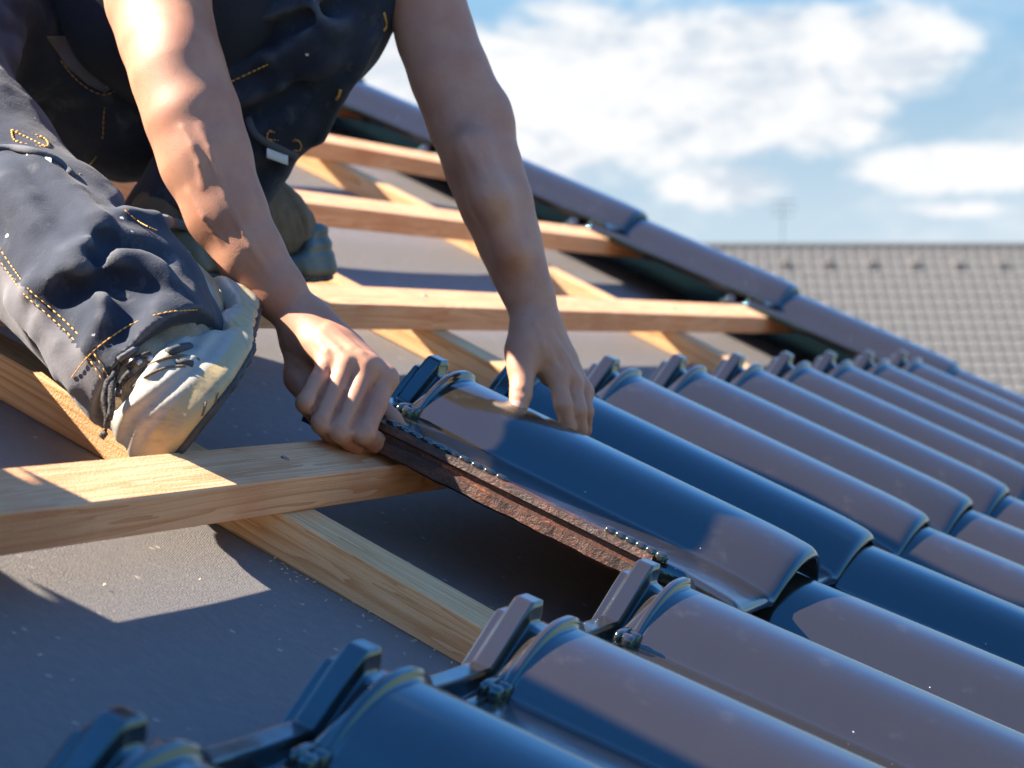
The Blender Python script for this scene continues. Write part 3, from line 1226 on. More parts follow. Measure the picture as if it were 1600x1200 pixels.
radR = {'p': (16.0, 17.0, 14.0, 12.0), 'r': (17.5, 18.0, 15.5, 13.5), 'm': (18.5, 18.5, 16.0, 14.0), 'i': (19.0, 18.5, 16.0, 14.0)}
wrists = {'p': (468, 512, 1.772), 'r': (474, 506, 1.770), 'm': (480, 500, 1.772), 'i': (486, 496, 1.778)}
for f_ in 'prmi':
    prims.append((Chain(nodes([(*wrists[f_], 27), (*[(a * .5 + b * .5) for a, b in zip(wrists[f_], mcpR[f_])], 23), (*mcpR[f_], radR[f_][0] + 1.5)]), 0.004), 0.011))
# palm mass and heel of the hand
prims.append((Chain(nodes([(490, 530, 1.785, 34), (540, 590, 1.775, 34), (570, 620, 1.772, 28)]), 0.02), 0.018))
prims.append((Chain(nodes([(468, 545, 1.775, 24), (470, 590, 1.765, 20), (476, 612, 1.755, 16)]), 0.015), 0.014))
fingers = []
for f_ in 'prmi':
    ra, rb_, rc, rd = radR[f_]
    fin = Chain(nodes([(*mcpR[f_], ra), (*[(a * .5 + b * .5) for a, b in zip(mcpR[f_], pipR[f_])], ra - 1.2), (*pipR[f_], rb_ - 0.5), (*dipR[f_], rc), (*tipR[f_], rd)]), 0.0028)
    fingers.append(fin)
prims.append((Union(fingers, 0.0012), 0.005))
# thumb lying on the tile
prims.append((Chain(nodes([(545, 600, 1.795, 22), (590, 632, 1.805, 17), (612, 654, 1.800, 14.5), (628, 672, 1.795, 12.5)]), 0.004), 0.006))

# ---- left arm and hand
armL = [(560, -330, 1.98, 78), (605, -150, 1.98, 66), (665, 0, 1.985, 55), (682, 60, 1.98, 56), (704, 120, 1.97, 57), (726, 172, 1.965, 56),
        (737, 205, 1.96, 54), (756, 262, 1.955, 54), (776, 320, 1.95, 51), (797, 380, 1.945, 44), (814, 430, 1.94, 37), (830, 470, 1.937, 32), (838, 500, 1.935, 32)]
prims.append((Chain(nodes(armL), 0.016), 0.016))
prims.append((Chain(nodes([(766, 176, 1.965, 22), (772, 192, 1.963, 20)]), 0.012), 0.022))
prims.append((Chain(nodes([(735, 230, 1.915, 22), (765, 310, 1.905, 20), (795, 390, 1.91, 14)]), 0.02), 0.03))
mcpL = {'i': (870, 588, 1.918), 'm': (893, 598, 1.930), 'r': (907, 607, 1.945), 'p': (913, 612, 1.962)}
pipL = {'i': (880, 632, 1.910), 'm': (903, 640, 1.920), 'r': (914, 643, 1.937), 'p': (914, 640, 1.958)}
dipL = {'i': (888, 668, 1.915), 'm': (906, 672, 1.925), 'r': (912, 672, 1.945), 'p': (908, 664, 1.966)}
tipL = {'i': (886, 690, 1.925), 'm': (900, 692, 1.935), 'r': (904, 688, 1.955), 'p': (900, 678, 1.972)}
radL = {'i': (15.5, 14.5, 12.5, 11), 'm': (15.5, 14.5, 12.5, 11), 'r': (15, 14, 12, 10.5), 'p': (13.5, 12, 10.5, 9.5)}
wrL = {'i': (833, 512, 1.925), 'm': (842, 508, 1.930), 'r': (848, 508, 1.937), 'p': (852, 510, 1.945)}
fingers = []
for f_ in 'imrp':
    prims.append((Chain(nodes([(*wrL[f_], 24), (*[(a * .5 + b * .5) for a, b in zip(wrL[f_], mcpL[f_])], 19), (*mcpL[f_], radL[f_][0] + 1)]), 0.004), 0.010))
    ra, rb_, rc, rd = radL[f_]
    fingers.append(Chain(nodes([(*mcpL[f_], ra), (*pipL[f_], rb_), (*dipL[f_], rc), (*tipL[f_], rd)]), 0.0028))
prims.append((Union(fingers, 0.0015), 0.005))
prims.append((Chain(nodes([(826, 520, 1.925, 26), (818, 548, 1.915, 24), (815, 578, 1.905, 19.5)]), 0.015), 0.016))
prims.append((Chain(nodes([(815, 575, 1.905, 19), (815, 600, 1.898, 17), (814, 616, 1.893, 16.5), (809, 640, 1.888, 14.5)]), 0.004), 0.007))
prims.append((Chain(nodes([(840, 560, 1.935, 18), (858, 590, 1.938, 14)]), 0.01), 0.014))      # web behind the thumb

# ---- trunk, neck and head, above the frame
shR, shL = vp(215, -330, 1.94), vp(560, -330, 1.98)
chest = vp(370, -290, 1.99)
belly = vp(300, -60, 2.04)
neck0 = vp(400, -430, 1.96)
head_c = vp(430, -610, 1.87)
prims.append((Chain([(shR, 0.050), ((shR + chest) / 2, 0.085), (chest, 0.11), ((shL + chest) / 2, 0.085), (shL, 0.050)], 0.06), 0.03))
prims.append((Chain([(chest, 0.115), (belly, 0.12)], 0.06), 0.05))
prims.append((Chain([(neck0, 0.06), (head_c + np.array([-.02, 0, -.05]), 0.056)], 0.03), 0.03))
prims.append((Ball(head_c, 0.092, (1.08, 0.84, 1.18)), 0.03))
fdir = np.array([0.80, -0.12, -0.58])                      # the face looks down the slope at the work
fdir /= np.linalg.norm(fdir)
fside = np.cross(fdir, [0, 0, 1.0])
fside /= np.linalg.norm(fside)
fup = np.cross(fside, fdir)
prims.append((Chain([(head_c + fdir * .085 + fup * .01, 0.008), (head_c + fdir * .112 - fup * .022, 0.013)], 0.01), 0.014))     # nose
prims.append((Ball(head_c + fdir * .07 - fup * .075, 0.036), 0.03))                                                         # jaw
prims.append((Chain([(head_c + fdir * .098 - fup * .05 - fside * .02, 0.006), (head_c + fdir * .098 - fup * .05 + fside * .02, 0.006)], 0.01), 0.006))
for sg in (-1, 1):
    prims.append((Ball(head_c + fside * sg * .082 - fup * .01, 0.026, (0.9, 0.5, 1.2)), 0.01))
    prims.append((Ball(head_c + fdir * .102 + fup * .012 + fside * sg * .032, 0.012), -0.012))
base_f = blend(prims)

# veins, tendons and knuckle folds follow the surface
fine_p = []
VEINS = (
        ([(285, 200), (300, 228), (312, 255), (318, 292)], 1.5), ([(312, 198), (328, 232), (340, 270), (352, 305)], 1.6), ([(352, 305), (370, 345), (392, 385), (418, 425)], 1.4), ([(296, 300), (318, 340), (350, 380)], 1.3), ([(725, 215), (745, 260), (762, 310)], 1.3),
        ([(492, 528), (510, 548), (516, 562)], 1.6), ([(500, 520), (528, 546), (544, 562)], 1.7), ([(508, 514), (548, 544), (574, 566)], 1.7), ([(514, 508), (566, 552), (598, 580)], 1.5),
        ([(846, 520), (862, 556), (872, 582)], 1.6), ([(852, 520), (878, 560), (894, 590)], 1.7), ([(858, 520), (888, 562), (906, 598)], 1.6),
        ([(836, 505), (848, 540), (852, 560)], 1.4), ([(742, 235), (760, 280), (772, 330)], 1.3))
for pts, (line, r) in zip(trace_lines(base_f, [q for q, _ in VEINS]), VEINS):
    if len(pts) > 1:
        for e_ in (0, -1):
            pts[e_] = pts[e_] + (pts[e_] - CAM) / np.linalg.norm(pts[e_] - CAM) * 0.0022
        fine_p.append((Chain([(p, r * (0.0006 if line[0][1] < 450 else 0.0008)) for p in pts], 0.002), 0.0045))
folds = []
FOLDS = (
        ([(448, 560), (460, 572), (470, 580)], .9), ([(442, 545), (456, 556), (468, 562)], .9), ([(452, 575), (464, 584), (474, 588)], .8),
        ([(556, 664), (566, 672), (574, 678)], .6), ([(552, 668), (562, 676), (570, 682)], .6), ([(560, 660), (570, 668), (578, 674)], .6),
        ([(496, 652), (505, 660), (512, 664)], .5), ([(524, 668), (533, 674), (541, 676)], .5),
        ([(803, 612), (815, 616), (826, 612)], .6), ([(804, 607), (815, 611), (826, 607)], .5),
        ([(512, 596), (500, 618), (489, 641)], 1.5), ([(540, 612), (528, 640), (515, 664)], 1.5), ([(577, 612), (563, 642), (549, 670)], 1.5))
for pts, (line, r) in zip(trace_lines(base_f, [q for q, _ in FOLDS]), FOLDS):
    if len(pts) > 1:
        folds.append((Chain([(p, r * 0.001) for p in pts], 0.002), -0.0025))
prims_all = prims + fine_p + folds


skin_f = blend(prims_all)
pts_ = np.array([q for pr, k in prims for q in (pr.c - pr.R, pr.c + pr.R)])
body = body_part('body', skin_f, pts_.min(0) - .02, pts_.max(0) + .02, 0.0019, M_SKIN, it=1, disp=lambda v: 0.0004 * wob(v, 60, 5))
# thumb nails
M_NAIL = mat_plain('finger_nail', (0.44, 0.24, 0.17), (0.50, 0.28, 0.20), 60, 0.3, 300, 0.1)
bvh_body = BVHTree.FromObject(body, bpy.context.evaluated_depsgraph_get())


def tube_mesh(name, pts, r, mat, parent, inv, sides=7, dash=None):
    """a cord through points; dash=(on, off) lengths makes stitches"""
    pts = [np.asarray(p, float) for p in pts]
    # resample with a smooth curve
    dense = []
    for i in range(len(pts) - 1):
        p0, p1, p2, p3 = pts[max(i - 1, 0)], pts[i], pts[i + 1], pts[min(i + 2, len(pts) - 1)]
        for t in np.linspace(0, 1, 12, endpoint=False):
            dense.append(0.5 * (2 * p1 + (p2 - p0) * t + (2 * p0 - 5 * p1 + 4 * p2 - p3) * t * t + (3 * p1 - p0 - 3 * p2 + p3) * t ** 3))
    dense.append(pts[-1])
    dense = np.array(dense)
    L_ = np.concatenate([[0], np.cumsum(np.linalg.norm(np.diff(dense, axis=0), axis=1))])

    def at(l):
        return np.array([np.interp(l, L_, dense[:, i]) for i in range(3)])
    runs = [(0, L_[-1])] if dash is None else [(l, min(l + dash[0], L_[-1])) for l in np.arange(0, L_[-1], dash[0] + dash[1])]
    verts, faces = [], []
    for l0, l1 in runs:
        n = max(2, int((l1 - l0) / 0.004) + 1) if dash is None else 3
        b0 = len(verts)
        for i, l in enumerate(np.linspace(l0, l1, n)):
            c = at(l)
            t = at(min(l + .001, L_[-1])) - at(max(l - .001, 0))
            t /= np.linalg.norm(t) + 1e-9
            a = np.cross(t, [0.3, 0.2, 0.93])
            a /= np.linalg.norm(a) + 1e-9
            b = np.cross(t, a)
            rr = r * (0.6 if (dash is not None and i in (0, n - 1)) else 1.0)
            for k_ in range(sides):
                an = 2 * math.pi * k_ / sides
                verts.append(c + rr * (a * math.cos(an) + b * math.sin(an)))
        for i in range(n - 1):
            for k_ in range(sides):
                k2 = (k_ + 1) % sides
                faces.append((b0 + i * sides + k_, b0 + i * sides + k2, b0 + (i + 1) * sides + k2, b0 + (i + 1) * sides + k_))
        faces.append(tuple(b0 + k_ for k_ in range(sides))[::-1])
        faces.append(tuple(b0 + (n - 1) * sides + k_ for k_ in range(sides)))
    o = mesh_obj(name, verts, faces, mat)
    o.parent = parent
    o.matrix_parent_inverse = inv
    return o


def tr_line(f, line, lift=0.0, t0=1.0, t1=2.8):
    return [p - (p - CAM) / np.linalg.norm(p - CAM) * lift for p in trace_many(f, line, t0, t1) if p is not None]


# thumb nail of the far hand
def nail(px, py, w_, l_, ang):
    c = trace(skin_f, px, py)
    if c is None:
        return
    e = 0.0012
    gx = np.array([skin_f((c + d_)[None])[0] - skin_f((c - d_)[None])[0] for d_ in np.eye(3) * e])
    nrm = gx / np.linalg.norm(gx)
    t = RT * math.cos(ang) - UP * math.sin(ang)
    t = t - nrm * (t @ nrm)
    t /= np.linalg.norm(t)
    sd_ = np.cross(nrm, t)
    verts, faces = [], []
    for j in range(7):
        for i in range(7):
            a, b = (i - 3) / 3.0, (j - 3) / 3.0
            rr = math.sqrt(max(0, 1 - 0.35 * a * a))
            verts.append(c + t * b * l_ * rr + sd_ * a * w_ + nrm * (0.0009 - 0.0017 * a * a - 0.0006 * b * b))
    for j in range(6):
        for i in range(6):
            k_ = j * 7 + i
            faces.append((k_, k_ + 1, k_ + 8, k_ + 7))
    o = mesh_obj('nail', verts, faces, M_NAIL)
    o.parent = body
    o.matrix_parent_inverse = PINV_BODY


PINV_BODY = Matrix.Identity(4)
nail(807, 636, 0.0050, 0.0056, 1.75)

# ---- trousers
shin = [(226, 560, 1.592, 116), (152, 472, 1.632, 120), (52, 372, 1.70, 128), (-60, 265, 1.79, 150), (-150, 165, 1.85, 165), (-185, 110, 1.88, 165)]
cuffN = vp(236, 570, 1.590)
axN = vp(250, 585, 1.585) - vp(150, 470, 1.635)
axN /= np.linalg.norm(axN)
tp = [(Chain([(cuffN + axN * 0.06, 0.050)] + nodes(shin), 0.016), 0.02)]
tp.append((Chain(nodes([(262, 520, 1.645, 86), (200, 462, 1.665, 98), (120, 400, 1.71, 104)]), 0.03), 0.03))
tp.append((Chain(nodes([(-185, 110, 1.88, 165), (-80, -40, 2.02, 175), (80, 10, 2.14, 180)]), 0.05), 0.03))        # near thigh
tp.append((Chain(nodes([(110, 20, 2.13, 195), (200, 60, 2.14, 200), (260, 20, 2.13, 175)]), 0.06), 0.05))           # seat
shinF = [(243, 372, 2.07, 66), (300, 318, 2.06, 84), (352, 245, 2.05, 92), (412, 150, 2.03, 100), (488, 40, 2.00, 104), (522, -25, 1.99, 104)]
cuffF = vp(236, 381, 2.065)
axF = vp(236, 381, 2.065) - vp(300, 318, 2.06)
axF /= np.linalg.norm(axF)
tp.append((Chain([(cuffF + axF * 0.05, 0.037)] + nodes(shinF), 0.016), 0.02))
tp.append((Chain(nodes([(522, -25, 1.99, 104), (400, 10, 2.05, 125), (270, 20, 2.13, 165)]), 0.05), 0.03))           # far thigh
tp.append((Chain(nodes([(250, -30, 2.12, 180), (300, -120, 2.07, 185)]), 0.05), 0.05))                              # waist
tp_base = blend(tp)
folds_t = []
for line, r, k in (
        ([(50, 452), (95, 438), (130, 424), (185, 412), (235, 424)], 7.0, .018), ([(128, 424), (120, 400), (138, 385)], 6.5, .014), ([(185, 414), (215, 412), (245, 430), (262, 440)], 6.0, .014),
        ([(140, 540), (165, 500), (168, 470), (158, 458)], 4.0, .012), ([(20, 470), (60, 520), (95, 575)], 5.5, .014), ([(70, 500), (95, 540), (118, 600)], 5.0, .012),
        ([(5, 290), (40, 320), (60, 350)], 5.0, .02), ([(60, 250), (110, 300), (150, 345), (172, 372)], 5.0, .018),
        ([(330, 120), (430, 90), (530, 40)], 8.0, .02), ([(360, 165), (440, 140), (520, 90)], 5.0, .018), ([(340, 30), (420, 45), (500, 20)], 9.0, .025),
        ([(500, 210), (540, 130), (580, 60)], 5.0, .016), ([(200, 300), (240, 318), (290, 320)], 6.0, .016), ([(195, 335), (240, 345), (290, 352)], 5.0, .014),
        ([(20, 0), (62, 50), (70, 90), (55, 140)], 7.0, .02), ([(0, 35), (18, 60), (10, 88)], 9.0, .02), ([(95, 100), (130, 150), (165, 150)], 4.0, .015)):
    pts = tr_line(tp_base, line)
    if len(pts) > 1:
        folds_t.append((Chain([(p, r * 0.001) for p in pts], 0.006), k))
for line, r, k in (([(110, 455), (170, 440), (225, 450)], 5.0, -.018), ([(150, 405), (170, 395), (180, 380)], 5.0, -.014), ([(185, 520), (200, 480), (195, 450)], 5.0, -.016),
                   ([(170, 372), (200, 385), (250, 395)], 5.0, -.016), ([(345, 195), (420, 170), (470, 140)], 4.0, -.018), ([(340, 75), (420, 55), (520, 10)], 7.0, -.02),
                   ([(330, 290), (390, 290), (420, 270)], 5.0, -.02), ([(200, 322), (250, 332), (300, 335)], 4.0, -.014), ([(60, 540), (85, 580), (100, 610)], 4.0, -.012)):
    pts = tr_line(tp_base, line)
    if len(pts) > 1:
        folds_t.append((Chain([(p, r * 0.001) for p in pts], 0.006), k))
inner = [(Chain([(cuffN + axN * 0.09, 0.0420), (cuffN - axN * 0.018, 0.038)], 0.01), 0.004), (Chain([(cuffF + axF * 0.09, 0.033), (cuffF - axF * 0.015, 0.032)], 0.01), 0.004)]
inner_f = blend(inner)
hemN_n = 0.45 * axN + 0.55 * (0.64 * RT - 0.77 * UP)
hemN_n = hemN_n / np.linalg.norm(hemN_n)
hemN = vp(230, 578, 1.590)


def trouser_extra(p, d):
    d = d + 0.0016 * wob(p, 38, 21) + 0.0013 * wob(p, 95, 22) + 0.0006 * wob(p, 190, 23)
    q = p - hemN
    hem = q @ hemN_n
    near = np.sqrt((q * q).sum(1)) < 0.16
    # the front of the hem rides up on the shoe
    ride = 0.006 * np.clip((q @ (UP * 0.8 + RT * 0.6)) / 0.06, -1.0, 1.0)
    d = np.where(near, np.maximum(d, hem + ride - 0.004), d)
    q2 = p - cuffF
    near2 = np.sqrt((q2 * q2).sum(1)) < 0.11
    d = np.where(near2, np.maximum(d, q2 @ axF), d)
    return np.maximum(d, -inner_f(p))


trouser_f = blend(tp + folds_t, trouser_extra)
seamN = tr_line(tp_base, [(-8, 395), (12, 425), (40, 462), (75, 492), (110, 525), (140, 562), (160, 592)], 0.0)
sp0, sp1 = seamN[1], seamN[-2]
sdir = (sp1 - sp0) / np.linalg.norm(sp1 - sp0)
viewd = (sp0 - CAM) / np.linalg.norm(sp0 - CAM)
pn_ = np.cross(viewd, sdir)
pn_ /= np.linalg.norm(pn_)
if pn_ @ RT > 0:
    pn_ = -pn_
gus_c = trace(tp_base, 155, 85) if trace(tp_base, 155, 85) is not None else vp(155, 85, 2.3)


def trouser_mat(c):
    # grey side panel of the near leg
    m = (((c - sp0) @ pn_) > 0) & (np.linalg.norm(c - (sp0 + sp1) / 2, axis=1) < 0.24) & (((c - hemN) @ axN) > -0.17)
    # grey gusset between the legs
    q = c - gus_c
    x, y = q @ RT, q @ UP
    dep = q @ FW
    m2 = (y < 0.028 + 0.006 * np.sin(x * 40)) & (y > -0.034 + 0.75 * np.abs(x - 0.006)) & (np.abs(x) < 0.06) & (np.abs(dep) < 0.09)
    return np.where(m, 1, 0)


tpts = np.array([q for pr, k in tp for q in (pr.c - pr.R, pr.c + pr.R)])
trousers = body_part('trousers', trouser_f, tpts.min(0) - .02, tpts.max(0) + .02, 0.0030, [M_DENIM, M_GREYCLOTH], it=1, mat_fn=trouser_mat)
TINV = Matrix.Identity(4)


def on_trousers(name, line, r, mat, dash=None, lift=0.0003):
    pts = tr_line(trouser_f, line, lift)
    if len(pts) > 1:
        return tube_mesh(name, pts, r, mat, trousers, TINV, 6, dash)


ST = (0.0044, 0.0012)
on_trousers('stitching', [(-8, 395), (12, 425), (40, 462), (75, 492), (110, 525), (140, 562), (160, 594)], 0.00055, M_STITCH, ST)
on_trousers('stitching', [(-2, 386), (18, 416), (46, 453), (81, 483), (116, 516), (147, 553), (170, 590)], 0.00055, M_STITCH, ST)
on_trousers('stitching', [(112, 590), (135, 560), (165, 533), (205, 507), (255, 489), (308, 484)], 0.0006, M_STITCH, (0.0038, 0.0006))
on_trousers('stitching', [(195, 328), (215, 345), (245, 360), (275, 368), (300, 370)], 0.00055, M_STITCH, ST)
on_trousers('stitching', [(360, 128), (390, 114), (418, 101)], 0.0009, M_STITCH, ST)
on_trousers('stitching', [(166, 100), (167, 140), (162, 180), (160, 215), (150, 245), (125, 272)], 0.00055, M_STITCH, ST)
on_trousers('stitching', [(95, 95), (115, 120), (140, 140), (165, 148), (190, 135), (208, 115)], 0.00055, M_STITCH, ST)
on_trousers('stitching', [(600, 20), (604, 40), (600, 48)], 0.0012, M_STITCH)
on_trousers('stitching', [(532, 140), (530, 148), (525, 156)], 0.0014, M_STITCH)
for dx, dy, sx in ((18, 203, 1.0), (419, 203, 0.95)):
    bx = [(dx, dy), (dx + 48 * sx, dy + 11), (dx + 54 * sx, dy + 26), (dx + 8, dy + 18), (dx, dy)] if dx < 100 else [(421, 204), (466, 220), (464, 236), (420, 218), (421, 204)]
    on_trousers('bar_tack', bx, 0.0009, M_STITCH, (0.003, 0.0006))
    on_trousers('bar_tack', [bx[0], bx[2]], 0.0008, M_STITCH, (0.003, 0.0006))
    on_trousers('bar_tack', [bx[1], bx[3]], 0.0008, M_STITCH, (0.003, 0.0006))
# knee-pad pocket hems
on_trousers('pocket_hem', [(-10, 232), (20, 232), (50, 236), (80, 246), (100, 260), (112, 274)], 0.0032, M_DENIM)
on_trousers('pocket_hem', [(388, 184), (396, 205), (412, 220), (440, 234), (462, 244), (478, 240)], 0.0034, M_DENIM)
on_trousers('stitching', [(-10, 226), (20, 227), (50, 231), (80, 241), (100, 254)], 0.00055, M_STITCH, ST, 0.0006)
gt = [(72, 57), (108, 56), (142, 45), (172, 26), (200, 8)]
gb = [(74, 60), (104, 104), (136, 132), (165, 146), (206, 112)]
gpx, GN, GM = [], 21, 11
for i in range(GN):
    a_ = i / (GN - 1) * 4
    k_ = min(3, int(a_))
    t_ = a_ - k_
    p_top = [gt[k_][j] * (1 - t_) + gt[k_ + 1][j] * t_ for j in (0, 1)]
    p_bot = [gb[k_][j] * (1 - t_) + gb[k_ + 1][j] * t_ for j in (0, 1)]
    for j_ in range(GM):
        w_ = j_ / (GM - 1)
        gpx.append((p_top[0] * (1 - w_) + p_bot[0] * w_, p_top[1] * (1 - w_) + p_bot[1] * w_))
hit = trace_many(trouser_f, gpx)
if all(h is not None for h in hit):
    gv = [h - (h - CAM) / np.linalg.norm(h - CAM) * 0.0012 for h in hit]
    gv += [h + (h - CAM) / np.linalg.norm(h - CAM) * 0.002 for h in hit]
    gf = []
    nn = GN * GM
    for i in range(GN - 1):
        for j_ in range(GM - 1):
            q_ = i * GM + j_
            gf.append((q_, q_ + 1, q_ + GM + 1, q_ + GM))
    for i in range(GN - 1):
        for j_ in (0, GM - 1):
            q_ = i * GM + j_
            gf.append((q_, q_ + GM, q_ + GM + nn, q_ + nn))
    mesh_obj('gusset', gv, gf, M_GREYCLOTH, trousers)
# leg hem of the near leg
on_trousers('leg_hem', [(330, 512), (290, 519), (250, 530), (212, 545), (185, 562)], 0.0022, M_DENIM)


def label_tape(a, b, h_):
    pa, pb = trace(trouser_f, *a), trace(trouser_f, *b)
    if pa is None or pb is None:
        return
    v_ = -UP * h_
    out = -(pa - CAM) / np.linalg.norm(pa - CAM)
    verts, faces = [], []
    for j in range(5):
        bul = 0.0035 * math.sin(math.pi * (j + 0.6) / 5.2) + 0.0035
        for p in (pa, pb):
            verts.append(p + v_ * (j / 4.0) + out * bul)
    for j in range(5):
        for p in (pa, pb):
            verts.append(p + v_ * (j / 4.0) + out * (0.0035 * math.sin(math.pi * (j + 0.6) / 5.2) + 0.0015))
    for j in range(4):
        faces.append((2 * j, 2 * j + 1, 2 * j + 3, 2 * j + 2))
        faces.append((10 + 2 * j, 12 + 2 * j, 13 + 2 * j, 11 + 2 * j))
        faces.append((2 * j, 2 * j + 2, 12 + 2 * j, 10 + 2 * j))
        faces.append((2 * j + 1, 11 + 2 * j, 13 + 2 * j, 2 * j + 3))
    faces += [(0, 10, 11, 1), (8, 9, 19, 18)]
    o = mesh_obj('label_tape', verts, faces, M_TAG, trousers, smooth=False)
    return o


label_tape((41, 238), (80, 247), 0.0062)
label_tape((417, 231), (450, 243), 0.0085)

# ---- T-shirt, above the frame
sh_p = [(Chain([(shR + (vp(225, -150, zr(-150)) - shR) * .55, 0.058), (shR, 0.066), ((shR + chest) / 2, 0.092), (chest, 0.115), ((shL + chest) / 2, 0.098), (shL, 0.066), (shL + (vp(605, -150, 1.98) - shL) * .55, 0.052)], 0.05), 0.03),
        (Chain([(chest, 0.118), (belly, 0.122), (vp(270, 0, 2.12), 0.108)], 0.06), 0.05)]
shirt_f = blend(sh_p, lambda p, d: d + 0.004 * wob(p, 26, 31) + 0.002 * wob(p, 60, 32))
spts = np.array([q for pr, k in sh_p for q in (pr.c - pr.R, pr.c + pr.R)])
shirt = body_part('t_shirt', shirt_f, spts.min(0) - .02, spts.max(0) + .02, 0.005, M_SHIRT, it=2)
hair_p = [(Ball(head_c - fdir * .012 + fup * .018, 0.096, (1.08, 0.86, 1.16)), 0.02)]
hair_f = blend(hair_p, lambda p, d: np.maximum(d + 0.004 * wob(p, 90, 41), ((p - head_c) @ fdir) * 0.8 - ((p - head_c) @ fup) * 0.55 - 0.018))
hair = body_part('hair', hair_f, head_c - .16, head_c + .16, 0.004, M_HAIR, it=1)


# ---- safety shoes
def mat_rubber(name, c1, c2, grime):
    m, k, b, oc = material(name)
    n1 = k.noise(oc, 14.0, 4.0, 0.6)
    n2 = k.noise(k.mapping(oc, scale=(18, 50, 70)), 1.0, 6.0, 0.7)
    n3 = k.noise(oc, 95.0, 5.0, 0.7)
    c = k.mix(k.sstep(n1, 0.35, 0.65), c1, c2)
    c = k.mix(k.m('MULTIPLY', k.sstep(n2, 0.50, 0.72), 0.65), c, grime)
    c = k.mix(k.m('MULTIPLY', k.sstep(n3, 0.60, 0.75), 0.35), c, tuple(x * 0.5 for x in grime))
    k.set(b.inputs['Base Color'], c)
    b.inputs['Roughness'].default_value = 0.52
    bump(k, b, n3, 0.3, 0.0012)
    return m


M_RUBBER = mat_rubber('cream_rubber', (0.33, 0.30, 0.25), (0.30, 0.28, 0.24), (0.13, 0.14, 0.155))
M_RUBBER3 = mat_rubber('ochre_rubber', (0.40, 0.30, 0.14), (0.36, 0.30, 0.20), (0.16, 0.13, 0.09))
M_RUBBER2 = mat_rubber('olive_rubber', (0.035, 0.045, 0.034), (0.065, 0.065, 0.036), (0.025, 0.03, 0.03))
M_SUEDE = mat_plain('tan_suede', (0.25, 0.18, 0.105), (0.36, 0.28, 0.19), 45, 0.95, 700, 0.9, 0.0016, 0.15)
M_SUEDE2 = mat_plain('brown_suede', (0.13, 0.095, 0.06), (0.19, 0.14, 0.09), 30, 0.95, 600, 0.7, 0.0015, 0.15)
M_MESHGREY = mat_plain('grey_shoe_fabric', (0.20, 0.20, 0.22), (0.30, 0.29, 0.29), 60, 0.9, 800, 0.7)
M_SOLE = mat_plain('dark_outsole', (0.035, 0.036, 0.038), (0.06, 0.06, 0.06), 40, 0.75)
M_LACE = mat_plain('speckled_lace', (0.010, 0.010, 0.012), (0.09, 0.085, 0.08), 520, 0.9, spec=0.1)


